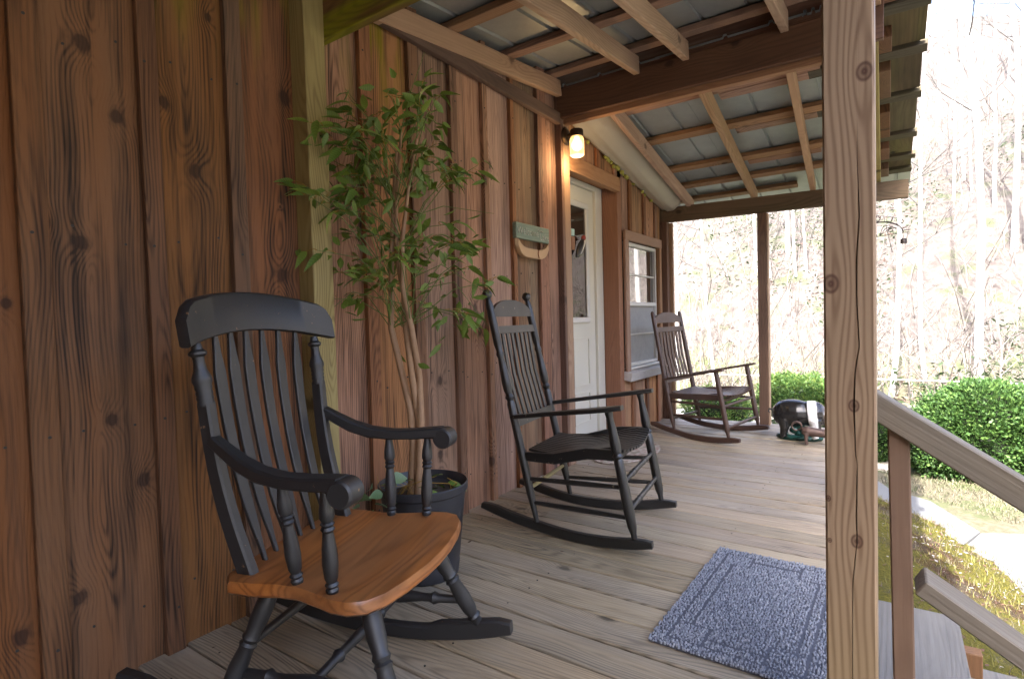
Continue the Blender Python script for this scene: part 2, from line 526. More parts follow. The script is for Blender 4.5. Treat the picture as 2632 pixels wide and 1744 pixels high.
xs = axis(-110, 130, -6, 8, 0.5, 4.5)
ys = axis(-70, 150, -4, 24, 0.5, 4.0)
mb = MB()
vs = [(x, y, ground_z(x, y)) for y in ys for x in xs]
nx = len(xs)
mb.add(vs, [(j * nx + i, j * nx + i + 1, (j + 1) * nx + i + 1, (j + 1) * nx + i) for j in range(len(ys) - 1) for i in range(nx - 1)])
g = NB("dry_lawn_and_leaf_litter")
gx, gy, gz = g.sep(g.obj())
n1 = g.noise(g.obj(), 1.7, 5.0, 0.65)
n2 = g.noise(g.obj(), 22.0, 4.0, 0.7)
n3 = g.noise(g.obj(), 0.35, 3.0, 0.5)
lawn = g.mix(g.step(n2, 0.3, 0.7), (0.135, 0.12, 0.088), (0.078, 0.074, 0.047))
lawn = g.mix(g.step(n1, 0.45, 0.62), lawn, (0.07, 0.085, 0.037))
n5 = g.noise(g.obj(), 5.0, 4.0, 0.65)
lit = g.mix(g.step(n5, 0.3, 0.7), (0.098, 0.089, 0.084), (0.058, 0.050, 0.047))
lit = g.mix(g.m('MULTIPLY', g.step(n1, 0.50, 0.66), g.step(gz, 14.0, 2.0)), lit, (0.058, 0.066, 0.040))
g.bump(n2, 0.6, 0.03)
M_ground = g.out(Base_Color=g.mix(g.step(gz, -0.5, 0.3), lawn, lit), Roughness=0.9, Specular_IOR_Level=0.1)
tag(mb.build("ground", M_ground, smooth=60), kind="structure")

# concrete walk and drive
M_conc = NB("concrete")
c1 = M_conc.noise(M_conc.obj(), 3.0, 6.0, 0.65)
c2 = M_conc.noise(M_conc.obj(), 60.0, 3.0, 0.6)
M_conc.bump(c2, 0.25, 0.004)
M_conc = M_conc.out(Base_Color=M_conc.mix(M_conc.m('MULTIPLY_ADD', c2, 0.4, M_conc.m('MULTIPLY', c1, 0.7)), (0.082, 0.083, 0.084), (0.128, 0.129, 0.132)), Roughness=0.85)
mb = MB()
mb.slab([(-4.2, 9.0), (-0.55, 6.75), (-0.28, 6.0), (0.24, 5.35), (0.36, 4.90), (0.54, 5.40), (0.41, 5.72), (0.27, 6.07), (-0.02, 6.30), (-0.4, 7.2), (-4.0, 9.5)], -0.86, -0.672)
tag(mb.build("concrete_walk", M_conc), kind="structure")
mb = MB()
mb.slab([(0.37, 4.89), (0.44, 3.6), (0.9, 2.2), (1.1, -6), (9, -6), (9, 4.0), (2.4, 5.62), (0.83, 5.56), (0.545, 5.405)], -0.86, -0.684)
tag(mb.build("concrete_drive", M_conc), kind="structure")
mb = MB()
mb.slab([(-3.5, 9.6), (-0.45, 7.3), (0.0, 7.1), (0.14, 7.6), (-0.1, 9.2), (-3.0, 10.6)], -0.86, -0.69)
tag(mb.build("gravel_path", plain("pale_gravel", (0.46, 0.43, 0.38), 0.9, nscale=70, namp=0.3, bump=0.4)), kind="structure")

# mossy bank beside the porch
edge = [(-2.2, 7.0), (-0.5, 6.45), (-0.14, 6.0), (0.23, 5.74), (0.40, 5.5), (0.50, 5.34), (0.58, 4.94), (0.68, 4.67), (0.80, 4.1), (0.98, 3.0), (1.15, 1.0), (1.2, -2.0)]


def edge_x(y):
    for (x0, y0), (x1, y1) in zip(edge, edge[1:]):
        if y1 <= y <= y0:
            return x0 + (x1 - x0) * (y - y0) / (y1 - y0)
    return -2.2


def bank_z(x, y):
    d = edge_x(y) - x
    z = -0.70 + 0.30 * smooth01((d + 0.02) / 1.0) - 0.06 * smooth01((0.04 - d) / 0.08)
    return z + 0.02 * noise.noise(Vector((x * 3, y * 3, 0))) + 0.012 * noise.noise(Vector((x * 11, y * 11, 0)))


mb = MB()
NU, NV = 60, 120
vs = []
for j in range(NV + 1):
    y = -1.8 + (6.95 + 1.8) * j / NV
    ex = edge_x(y) + 0.05 + 0.04 * noise.noise(Vector((0, y * 4, 5)))
    for i in range(NU + 1):
        x = -2.6 + (ex + 2.6) * (i / NU) ** 0.7
        vs.append((x, y, bank_z(x, y)))
mb.add(vs, [(j * (NU + 1) + i, j * (NU + 1) + i + 1, (j + 1) * (NU + 1) + i + 1, (j + 1) * (NU + 1) + i) for j in range(NV) for i in range(NU)])
g = NB("moss_and_dead_grass")
n1 = g.noise(g.obj(), 3.2, 6.0, 0.7)
n2 = g.noise(g.obj(), 55.0, 4.0, 0.75)
n3 = g.noise(g.obj(), 1.6, 4.0, 0.6)
n4 = g.noise(g.obj(), 16.0, 5.0, 0.8)
c = g.mix(g.step(n2, 0.3, 0.7), (0.125, 0.11, 0.024), (0.055, 0.055, 0.016))
c = g.mix(g.step(n3, 0.5, 0.62), c, g.mix(g.step(n2, 0.3, 0.7), (0.08, 0.046, 0.025), (0.032, 0.02, 0.013)))
c = g.mix(g.m('MULTIPLY', g.step(n1, 0.5, 0.68), 0.75), c, g.mix(n4, (0.105, 0.093, 0.072), (0.048, 0.042, 0.03)))
c = g.mix(g.step(n4, 0.66, 0.76), c, (0.20, 0.19, 0.17))
g.bump(g.m('ADD', n2, n4), 0.9, 0.02)
M_moss = g.out(Base_Color=c, Roughness=0.95, Specular_IOR_Level=0.05)
tag(mb.build("mossy_bank", M_moss, smooth=80), kind="structure")

# ================================================================== cabin
cabin = thing("cabin", "rustic cabin clad in reddish brown vertical boards and battens", "house", (-1.9, 2.0, 0))
OFF = Vector((1.9, -2.0, 0))                      # parts are given in world coordinates


def cab(o):
    o.location = Vector(o.location) + OFF
    return o


WALL_H0, WALL_H1 = -0.15, 2.75
mb = MB()
mb.box((-1.965, -0.6, 1.2), (0.07, 8.4, 4.4))
mb.box((-1.965, 3.95, 2.80), (0.07, 0.96, 1.2))
mb.box((-1.965, 4.955, 0.1), (0.07, 1.03, 0.7))
mb.box((-1.965, 4.955, 2.60), (0.07, 1.03, 1.6))
mb.box((-1.965, 4.50, 1.1), (0.07, 0.12, 1.4))
mb.box((-1.965, 5.42, 1.1), (0.07, 0.12, 1.4))
mb.box((-3.9, 5.44, 1.2), (3.9, 0.07, 4.4))
mb.box((-5.9, 1.4, 1.2), (0.07, 8.1, 4.4))
mb.box((-3.9, -4.75, 1.2), (4.0, 0.07, 4.4))
wall = cab(mb.build("wall", M_dark, cabin, smooth=0))
mb = MB()
for sgn in (-1, 1):
    mb.box((-3.93 + sgn * 1.12, 0.35, 4.05), (2.6, 10.6, 0.12), Matrix.Rotation(sgn * 0.42, 3, 'Y'))
cab(mb.build("roof", M_steel, cabin, smooth=0))
mb = MB()
mb.box((0.35, -4.4, 1.2), (4.5, 0.08, 4.4))  # unseen walls added to darken the surfaces that face back past the camera
mb.box((2.55, -6.4, 1.2), (0.08, 4.0, 4.4))
cab(mb.build("shade_wing_wall", M_wmid, cabin, smooth=0))
WOFF = Vector((0, 0, 0))


def wb(name, y0, y1, mat, z0=WALL_H0, z1=WALL_H1, x=-1.911, t=0.022, tilt=0.0, bev=0.003):
    o = board(name, (t, round(y1 - y0, 3), round(z1 - z0, 3)), (x, (y0 + y1) / 2, (z0 + z1) / 2), mat, wall, (tilt, 0, 0), bev)
    return o


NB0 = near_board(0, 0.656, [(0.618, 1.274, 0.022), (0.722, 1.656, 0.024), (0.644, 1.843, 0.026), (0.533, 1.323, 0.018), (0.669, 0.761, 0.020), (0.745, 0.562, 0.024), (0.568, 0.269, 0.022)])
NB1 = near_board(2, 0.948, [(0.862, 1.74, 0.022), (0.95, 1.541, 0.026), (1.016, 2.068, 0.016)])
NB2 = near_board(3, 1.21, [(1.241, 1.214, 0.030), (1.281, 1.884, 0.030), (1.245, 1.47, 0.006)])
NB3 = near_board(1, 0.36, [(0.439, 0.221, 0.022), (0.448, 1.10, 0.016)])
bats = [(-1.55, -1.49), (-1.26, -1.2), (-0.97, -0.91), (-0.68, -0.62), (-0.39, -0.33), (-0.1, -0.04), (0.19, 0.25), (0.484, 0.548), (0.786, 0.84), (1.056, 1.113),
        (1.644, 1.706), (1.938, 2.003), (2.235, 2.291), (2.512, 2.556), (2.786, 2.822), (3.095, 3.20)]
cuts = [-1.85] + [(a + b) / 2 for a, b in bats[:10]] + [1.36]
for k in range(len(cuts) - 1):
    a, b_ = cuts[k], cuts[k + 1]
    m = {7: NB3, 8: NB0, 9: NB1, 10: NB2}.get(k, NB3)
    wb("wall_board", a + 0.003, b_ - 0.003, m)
cuts = [1.40] + [(a + b) / 2 for a, b in bats[10:]] + [3.37]
for k in range(len(cuts) - 1):
    m = [M_wmoss, M_wmoss, M_wmid, M_wmid, M_wpale, M_wgray, M_wmid][k]
    wb("wall_board", cuts[k] + 0.003, cuts[k + 1] - 0.003, m, tilt=rng.uniform(-0.001, 0.001), x=-1.911 + rng.uniform(-.002, .003))
for k, (a, b_) in enumerate(bats):
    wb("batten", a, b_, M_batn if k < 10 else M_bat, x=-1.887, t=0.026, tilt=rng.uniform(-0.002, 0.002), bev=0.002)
wn_mb = MB()
for k, (a, b_) in enumerate(bats[6:]):
    for zz in (0.18, 0.72, 1.28, 1.82, 2.2):
        yy, zq = (a + b_) / 2 + rng.uniform(-.012, .012), zz + rng.uniform(-.05, .05)
        wn_mb.tube([(-1.876, yy, zq), (-1.8725, yy, zq)], 0.0045, 6)
for k in range(len(bats) - 1):
    yy0 = (bats[k][1] + bats[k + 1][0]) / 2
    if yy0 < 0 or 1.3 < yy0 < 1.42:
        continue
    for zz in (0.2, 0.75, 1.3, 1.85):
        for dd in (-0.06, 0.07):
            zq = zz + rng.uniform(-.03, .03)
            wn_mb.tube([(-1.902, yy0 + dd, zq), (-1.8975, yy0 + dd, zq)], 0.004, 6)
tag(wn_mb.build("nail_heads", M_nail, wall, smooth=0), kind="stuff")
# ledger under the wall rafter
board("ledger", (0.035, 1.86, 0.075), (-1.862, 2.42, 2.375), wood("ledger_wood", 'Yz', (0.14, 0.085, 0.058), (0.045, 0.026, 0.019), spacing=0.02, ring=0.3, streak=0.5,
      blotch=0.7, bump=0.4, rough=0.8, vary=0.02, autoknots=0.8), wall, (RAD(-0.2), 0, 0))
# wall beyond the door
for y0, y1, z0, z1 in ((4.475, 4.632, 1.75, WALL_H1), (4.638, 4.967, 1.75, WALL_H1), (4.973, 5.262, 1.75, WALL_H1), (5.268, 5.43, 1.75, WALL_H1),
                       (4.475, 4.632, -0.15, 0.50), (4.638, 4.967, -0.15, 0.50), (4.973, 5.262, -0.15, 0.50), (5.268, 5.43, -0.15, 0.50),
                       (5.33, 5.43, 0.50, 1.75)):
    wb("wall_board", y0, y1, M_wmid, z0, z1)
for y0, y1 in ((4.606, 4.662), (4.942, 5.0), (5.236, 5.292)):
    wb("batten", y0, y1, M_bat, 1.77, WALL_H1, x=-1.8895, t=0.021)
    wb("batten", y0, y1, M_bat, -0.15, 0.455, x=-1.8895, t=0.021)
for y0, y1 in ((3.48, 3.66), (3.67, 3.99), (4.0, 4.32), (4.325, 4.47)):
    wb("wall_board", y0, y1, M_wmid, 2.18, WALL_H1)
for y0, y1 in ((3.64, 3.69), (3.97, 4.02), (4.30, 4.35)):
    wb("batten", y0, y1, M_bat, 2.185, WALL_H1, x=-1.8895, t=0.021)

# door
door = cab(put("door", None, cabin, (0, 0, 0)))
doff = Vector((0, 0, 0))
board("door_slab", (0.04, 0.82, 2.04), (-2.080, 3.845, 1.045), M_white, door, bev=0.003)
for (y0, y1, z0, z1) in ((3.50, 4.13, 1.90, 1.945), (3.50, 4.13, 0.985, 1.03), (3.50, 3.545, 1.03, 1.90), (4.085, 4.13, 1.03, 1.90)):
    board("lite_frame", (0.024, y1 - y0, z1 - z0), (-2.05, (y0 + y1) / 2, (z0 + z1) / 2), M_trimw, door, bev=0.006)
M_dglass = NB("door_pane").out(Base_Color=(0.035, 0.022, 0.016), Roughness=0.02, Specular_IOR_Level=0.45)
board("pane", (0.008, 0.54, 0.87), (-2.056, 3.815, 1.465), M_dglass, door, bev=0)
for (y0, y1) in ((3.53, 3.79), (3.86, 4.12)):
    for (z0, z1) in ((0.18, 0.42), (0.48, 0.86)):
        mb = MB()
        a, b_ = (y0, z0), (y1, z1)
        for s_ in (0, 1):
            mb.box((-2.056, y0 if s_ == 0 else y1, (z0 + z1) / 2), (0.012, 0.016, z1 - z0))
            mb.box((-2.0562, (y0 + y1) / 2, z0 if s_ == 0 else z1), (0.012, y1 - y0 + 0.016, 0.016))
        mb.build("panel_moulding", M_white, door, smooth=0)
board("jamb", (0.06, 0.125, 2.10), (-2.068, 4.322, 1.05), M_white, door)
board("jamb", (0.06, 0.06, 2.10), (-2.068, 3.40, 1.05), M_white, door)
board("head_jamb", (0.061, 0.98, 0.04), (-2.068, 3.895, 2.09), M_white, door)
board("threshold", (0.16, 0.86, 0.03), (-2.0, 3.84, 0.012), plain("aluminium_sill", (0.45, 0.44, 0.42), 0.4, 0.7), door)
# timber trim round the door
trim = cab(put("door_trim", None, cabin, (0, 0, 0)))
board("trim_post", (0.14, 0.085, 2.75), (-1.970, 4.432, 1.225), M_orange, trim)
board("trim_header", (0.05, 0.91, 0.115), (-1.895, 3.932, 2.122), wood("header_wood", 'Yz', (0.38, 0.22, 0.125), (0.19, 0.09, 0.048), spacing=0.02, ring=0.3, streak=0.3,
      blotch=0.3, bump=0.2, rough=0.68, vary=0.02, autoknots=0.8), trim)
board("trim_soffit", (0.12, 0.91, 0.018), (-1.98, 3.932, 2.120), M_orange, trim)

# window
win = cab(put("window", None, cabin, (0, 0, 0)))
M_case = wood("window_casing_wood", 'Z', (0.34, 0.21, 0.13), (0.17, 0.09, 0.052), spacing=0.014, ring=0.3, streak=0.4, blotch=0.4, bump=0.3, rough=0.72, vary=0.06, autoknots=0.8)
M_casey = wood("window_casing_wood_level", 'Y', (0.34, 0.21, 0.13), (0.17, 0.09, 0.052), spacing=0.014, ring=0.3, streak=0.4, blotch=0.4, bump=0.3, rough=0.72, vary=0.06, autoknots=0.8)
board("casing", (0.025, 0.075, 1.155), (-1.884, 4.522, 1.113), M_case, win)
board("casing", (0.025, 0.055, 1.155), (-1.884, 5.352, 1.113), M_case, win)
board("head_casing", (0.028, 0.90, 0.085), (-1.882, 4.932, 1.724), M_casey, win)
board("sill", (0.085, 0.90, 0.075), (-1.872, 4.915, 0.512), M_sill, win, (0, RAD(12), 0))
board("sill_ledge", (0.06, 0.78, 0.02), (-1.905, 4.94, 0.572), M_trimw, win)
for y0, y1, z0, z1 in ((4.56, 4.592, 0.585, 1.68), (5.296, 5.326, 0.585, 1.68), (4.592, 5.296, 1.648, 1.68), (4.592, 5.296, 1.12, 1.155), (4.592, 5.296, 0.585, 0.612)):
    board("sash", (0.03, y1 - y0, z1 - z0), (-1.925, (y0 + y1) / 2, (z0 + z1) / 2), M_trimw, win, bev=0.003)
for zz in (1.398, 0.866):
    board("muntin", (0.018, 0.70, 0.014), (-1.928, 4.944, zz), M_trimw, win, bev=0.002)
board("pane", (0.005, 0.704, 0.493), (-1.938, 4.944, 1.4015), M_glass, win, bev=0)
M_screen = NB("insect_screen")
sn = M_screen.noise(M_screen.obj(), 9.0, 3.0, 0.6, 1.5)
M_screen = M_screen.out(Base_Color=M_screen.mix(sn, (0.24, 0.24, 0.238), (0.36, 0.355, 0.345)), Roughness=0.55, Specular_IOR_Level=0.3)
board("screen", (0.005, 0.704, 0.508), (-1.938, 4.944, 0.866), M_screen, win, bev=0)
mb = MB()
mb.box((-2.0, 4.94, 1.1), (0.01, 0.9, 1.3))
mb.build("window_back", M_dark, win, smooth=0)

# cream vinyl cove between wall and first rafter
mb = MB()
NS, NC = 36, 12
vs = []
for i in range(NS + 1):
    y = 3.50 + (5.42 - 3.50) * i / NS
    zt = 2.545 - 0.174 * (y - 3.5) - 0.02
    zl = 2.405 - 0.172 * (y - 3.5)
    wob = 0.012 * noise.noise(Vector((y * 5, 0, 0)))
    for j in range(NC + 1):
        t = j / NC
        x = -1.876 + 0.235 * t
        z = zl + (zt - zl) * (t ** 0.8) - 0.085 * math.sin(PI * t) * (0.25 + 0.75 * i / NS) + wob * (1 - t) + 0.006 * math.sin(t * 26 + y * 2) * (1 - t)
        vs.append((x, y, z))
mb.add(vs, [(i * (NC + 1) + j, i * (NC + 1) + j + 1, (i + 1) * (NC + 1) + j + 1, (i + 1) * (NC + 1) + j) for i in range(NS) for j in range(NC)])
cove = cab(mb.build("cove_sheet", M_cream, cabin, smooth=60))
sm = cove.modifiers.new("thick", 'SOLIDIFY')
sm.thickness = 0.006
mb = MB()
for k in range(26):
    y = rng.uniform(4.05, 4.55) if k < 20 else rng.uniform(3.7, 5.2)
    mb.sphere((-1.874 + rng.uniform(0, 0.012), y, 2.405 - 0.172 * (y - 3.5) - 0.012 + rng.uniform(-0.01, 0.006)), rng.uniform(0.008, 0.02), 6, 4)
tag(cab(mb.build("foam_sealant", plain("yellow_foam", (0.30, 0.29, 0.06), 0.8, nscale=50, namp=0.3, bump=0.4), cabin)), kind="stuff")

# ================================================================== porch
deck = tag(put("porch_deck", None, None, (-0.97, 2.0, 0)), kind="structure")
PITCH = 0.1435
k0 = -31
nails = MB()
for k in range(k0, 21):
    y0 = 2.5755 + PITCH * k
    L = 1.90 + (0.012 * rng.random())
    o = board("deck_board", (1.79, 0.1355, 0.03), (-0.045 + rng.uniform(-0.006, 0.004), y0 + PITCH / 2 - 2.0, -0.015 + rng.uniform(-0.0015, 0.001)), M_deck, deck, None, 0.004)
    for jx in (-1.75, -1.15, -0.62, -0.17):
        for dy in (0.035, 0.105):
            if rng.random() < 0.45:
                continue
            xx = jx + 0.97 + rng.uniform(-0.012, 0.012)
            yy = y0 - 2.0 + dy + rng.uniform(-0.006, 0.006)
            nails.tube([(xx, yy, -0.004), (xx, yy, 0.0015)], 0.0034, 6)
tag(nails.build("nail_heads", M_nail, deck, smooth=0), kind="stuff")
mb = MB()
for yy in [(-1.8 + 0.4 * i) for i in range(19)]:
    pass
for xx in (-1.86, -1.15, -0.62, -0.155):
    mb.box((xx + 0.97, 1.9 - 2.0, -0.125), (0.04, 7.3, 0.18))
mb.build("joist", M_brn_z, deck, smooth=0)
board("rim_joist", (1.78, 0.04, 0.19), (-0.04, 5.555 - 2.0, -0.128), M_beam, deck)

mb = MB()
for k in range(46):
    x = -1.86 + abs(rng.gauss(0, .5)) if k < 34 else rng.uniform(-1.8, -.2)
    y = rng.uniform(.4, 5.2)
    a = rng.uniform(0, 2 * PI)
    s_ = rng.uniform(.004, .013)
    d, e = Vector((math.cos(a), math.sin(a), .2)) * s_, Vector((-math.sin(a), math.cos(a), .1)) * s_ * rng.uniform(.2, .6)
    p_ = Vector((min(x, -.15) + .97, y - 2.0, .004))
    mb.add([p_ - d, p_ - d * .2 + e, p_ + d, p_ - d * .2 - e], [(0, 1, 2, 3)])
tag(mb.build("leaf_crumbs", plain("dry_leaf_crumb", (.09, .05, .03), .9), deck, smooth=0), kind="stuff")

porch = thing("porch", "open timber porch with ribbed metal roof on wooden posts", "porch", (-0.95, 3.45, 0))
POFF = Vector((0.95, -3.45, 0))


def po(o):
    o.location = Vector(o.location) + POFF
    return o


# big near post with drying crack (a real groove in the front face)
def cracked_post():
    x0, x1, y0, y1, h = -0.1135, -0.0262, 1.27, 1.36, 2.42
    cr = [(0.0, -0.068, 0), (0.29, -0.0682, 0.0012), (0.478, -0.0671, 0.0016), (0.5668, -0.0593, 0.002), (0.62, -0.060, 0.003), (0.696, -0.0586, 0.0022),
          (0.72, -0.0575, 0.0005), (0.74, -0.061, 0.0018), (0.8348, -0.0629, 0.003), (0.90, -0.061, 0.002), (0.951, -0.0536, 0.0022), (1.05, -0.0575, 0.0022),
          (1.1194, -0.057, 0.003), (1.2011, -0.0523, 0.0026), (1.3253, -0.0551, 0.0008), (1.40, -0.053, 0)]
    cx, cy, cz = (x0 + x1) / 2, (y0 + y1) / 2, h / 2
    mb = MB()
    rows = []
    zs = [c[0] for c in cr] + [1.6, h]
    e = 0.004
    vs = []
    for i, z in enumerate(zs):
        if i < len(cr):
            xc, w = cr[i][1], cr[i][2]
        else:
            xc, w = -0.053, 0
        w = max(w * 0.6, 0.00005)
        row = [(x0, y0 + e), (x0 + e, y0), (xc - w, y0), (xc, y0 + w * 7), (xc + w, y0), (x1 - e, y0), (x1, y0 + e), (x1, y1 - e), (x1 - e, y1), (x0 + e, y1), (x0, y1 - e)]
        vs += [(p[0] - cx, p[1] - cy, z - cz) for p in row]
    n = 11
    fs = [(i * n + k, i * n + (k + 1) % n, (i + 1) * n + (k + 1) % n, (i + 1) * n + k) for i in range(len(zs) - 1) for k in range(n)]
    fs += [tuple(range(n))[::-1], tuple((len(zs) - 1) * n + k for k in range(n))]
    mb.add(vs, fs)
    b_ = "Z"
    # rings run about X,Z on the front face: use a material whose across axis is X
    m = wood("cracked_pine_post", 'Z', (0.56, 0.375, 0.215), (0.30, 0.155, 0.075), spacing=0.0095, ring=0.62, streak=0.22, blotch=0.25, contrast=1.0, autoknots=1.0,
             rough=0.6, bump=0.12, vary=0.0, knotcol=(0.085, 0.03, 0.015), warpamp=0.10)
    # swap so that the across coordinate is X (front face) with knots at surveyed spots
    nb = NB("pine_post_front")
    xx, yy, zz = nb.sep(nb.obj())
    u, v, w = xx, yy, zz
    wn1 = nb.noise(nb.comb(w, 0.0, 0.0), 1.3, 1.0)
    fine = nb.noise(nb.comb(nb.m('MULTIPLY', u, 18.0), nb.m('MULTIPLY', v, 18.0), nb.m('MULTIPLY', w, 1.8)), 1.0, 2.0)
    du = nb.m('SUBTRACT', u, nb.m('MULTIPLY_ADD', nb.m('SUBTRACT', wn1, 0.5), 0.10, 0.012))
    dv = nb.m('ADD', v, 0.055)
    r = nb.m('SQRT', nb.m('ADD', nb.m('MULTIPLY', du, du), nb.m('MULTIPLY', nb.m('MULTIPLY', dv, dv), 1.0)))
    r = nb.m('MULTIPLY_ADD', fine, 0.014, nb.m('MULTIPLY', du, 0.9))
    core = None
    for (kx, kz, kr) in ((-0.0425, 1.4732, 0.0145), (-0.1005, 1.0748, 0.015), (-0.0629, 0.8348, 0.010), (-0.0593, 0.5668, 0.011), (-0.108, 0.645, 0.005), (-0.106, 0.56, 0.004), (-0.05, 2.0, 0.012)):
        eu = nb.m('DIVIDE', nb.m('SUBTRACT', u, kx - cx), kr)
        ew = nb.m('DIVIDE', nb.m('SUBTRACT', w, kz - cz), kr * 1.35)
        d2 = nb.m('ADD', nb.m('MULTIPLY', eu, eu), nb.m('MULTIPLY', ew, ew))
        sg = nb.m('SIGN', eu)
        ew2 = nb.m('MULTIPLY', ew, 0.42)
        d3 = nb.m('ADD', nb.m('MULTIPLY', eu, eu), nb.m('MULTIPLY', ew2, ew2))
        push = nb.m('MULTIPLY', nb.m('EXPONENT', nb.m('MULTIPLY', d3, -0.22)), kr * 1.7)
        # grain lines part round the knot
        smooth_s = nb.m('DIVIDE', eu, nb.m('SQRT', nb.m('ADD', nb.m('MULTIPLY', eu, eu), 0.6)))
        r = nb.m('SUBTRACT', r, nb.m('MULTIPLY', push, smooth_s))
        c = nb.step(d2, 1.3, 0.5)
        ringk = nb.m('MULTIPLY', c, nb.m('MULTIPLY_ADD', nb.m('SINE', nb.m('MULTIPLY', nb.m('SQRT', d2), 9.0)), 0.25, 0.75))
        core = ringk if core is None else nb.m('MAXIMUM', core, ringk)
    ph = nb.m('SINE', nb.m('MULTIPLY', r, 2 * PI / 0.0125))
    ringv = nb.m('POWER', nb.m('MULTIPLY_ADD', ph, 0.5, 0.5), 2.0)
    st = nb.noise(nb.comb(nb.m('MULTIPLY', u, 120.0), nb.m('MULTIPLY', v, 120.0), nb.m('MULTIPLY', w, 1.5)), 1.0, 3.0, 0.6)
    bl = nb.noise(nb.comb(nb.m('MULTIPLY', u, 9.0), nb.m('MULTIPLY', v, 9.0), nb.m('MULTIPLY', w, 2.0)), 1.0, 3.0, 0.6)
    t = nb.m('MULTIPLY_ADD', ringv, 0.62, nb.m('MULTIPLY_ADD', nb.m('SUBTRACT', st, 0.5), 0.5, nb.m('MULTIPLY', bl, 0.3)), clamp=True)
    col = nb.mix(t, (0.345, 0.24, 0.148), (0.175, 0.104, 0.058))
    col = nb.mix(nb.m('MULTIPLY', nb.step(w, -0.55, -1.15), 0.35), col, (0.26, 0.21, 0.085))
    col = nb.mix(nb.m('MULTIPLY', core, 0.9), col, (0.06, 0.02, 0.011))
    nb.bump(nb.m('MULTIPLY_ADD', st, 0.5, nb.m('MULTIPLY', ringv, -0.3)), 0.18, 0.003)
    mt = nb.out(Base_Color=col, Roughness=0.6, Specular_IOR_Level=0.35)
    bpy.data.materials.remove(m)
    return po(mb.build("post", mt, porch, smooth=30, loc=(cx, cy, cz)))


tag(cracked_post(), "cracked pine post nearest the steps")
po(board("post", (0.09, 0.092, 2.55), (-1.855, 1.372, 1.275), M_yel, porch))
po(board("post", (0.09, 0.03, 2.62), (-1.897, 3.3755, 1.31), M_brn_z, porch))  # near face of the corner post, its shade put into the brown
po(board("post", (0.088, 0.083, 2.60), (-1.8955, 3.4345, 1.30), M_pine_z, porch))  # front of the same post, paler to stand for light on it
po(board("post", (0.09, 0.075, 1.945), (-1.875, 5.4555, 0.9725), M_brn_z, porch))  # far wall post, near-face shade put into its brown
po(board("post", (0.05, 0.035, 1.94), (-1.823, 5.5085, 0.97), M_pine_z, porch))  # pale strip added as the lit edge of that post
po(board("post", (0.075, 0.075, 1.93), (-0.976, 5.515, 0.965), M_brn_z, porch))  # middle post, dark near face painted as shade
po(board("post", (0.012, 0.07, 1.925), (-0.931, 5.517, 0.9625), M_pine_z, porch))  # thin pale slab painted as the middle post's skylit side
po(board("post", (0.088, 0.088, 1.93), (-0.205, 5.51, 0.965), M_brn_z, porch))
po(board("post", (0.088, 0.088, 2.33), (-0.175, 3.40, 1.165), M_brn_z, porch))
# beams
po(board("beam", (1.85, 0.038, 0.185), (-0.955, 3.378, 2.4625), M_beam, porch, (0, RAD(0.55), 0)))
po(board("beam", (1.80, 0.045, 0.205), (-0.97, 3.423, 2.4405), wood("inner_beam", 'Xz', (0.36, 0.21, 0.125), (0.18, 0.09, 0.05), spacing=0.016, ring=0.3, streak=0.4,
                  blotch=0.3, bump=0.2, vary=0.05, autoknots=0.8), porch, (0, RAD(0.55), 0)))
po(board("ridge_board", (1.93, 0.04, 0.165), (-0.94, 3.40, 2.64), wood("ridge_wood", 'Xz', (0.20, 0.12, 0.082), (0.075, 0.04, 0.028), spacing=0.013, ring=0.3, streak=0.6, blotch=0.7,
                  bump=0.4, vary=0.05, autoknots=0.8, drips=((0.34, 0.29, 0.24), 0.5)), porch, (0, RAD(0.55), 0)))
po(board("beam", (2.03, 0.05, 0.145), (-0.905, 5.50, 2.003), M_beamg, porch, (0, RAD(1.1), 0)))
po(board("beam", (1.90, 0.037, 0.19), (-0.945, 1.4365, 2.222), M_beamm, porch))


def zn(y):
    return 2.305 + 0.1135 * (y - 1.45)


def zf(y):
    return 2.42 - 0.174 * (y - 3.5)


RH = 0.103
M_soffr = wood('mossy_lit_rafter', 'Yz', (0.36, 0.30, 0.12), (0.15, 0.105, 0.04), spacing=0.02, ring=0.25, streak=0.5, blotch=0.6, bump=0.35, rough=0.85, vary=0.02, autoknots=0.9)  # moss yellow that partly stands for light on the outer rafter
for xa, xb in ((-1.855, -1.855), (-1.285, -1.305), (-0.975, -1.0), (-0.452, -0.472), (-0.06, -0.06)):
    po(span("rafter", (xa, 1.40, zn(1.40)), (xb, 3.352, zn(3.352)), 0.04, RH, M_pine_y, porch))
for xa, xb in ((-1.575, -1.632), (-0.975, -1.047), (-0.478, -0.572), (-0.075, -0.095)):
    po(span("rafter", (xa, 3.45, zf(3.45)), (xb, 5.60, zf(5.60)), 0.04, RH, M_soffr if xa > -.2 else M_pine_y, porch))
M_soff = wood('mossy_shaded_soffit', 'Y', (0.115, 0.082, 0.042), (0.025, 0.018, 0.011), spacing=0.02, ring=0.25, streak=0.5, blotch=0.8, bump=0.35, rough=0.85, vary=0.15, autoknots=0.7, gray=((0.13, 0.12, 0.045), 0.7))  # mossy boards, colour darkened because the rake lies in shade
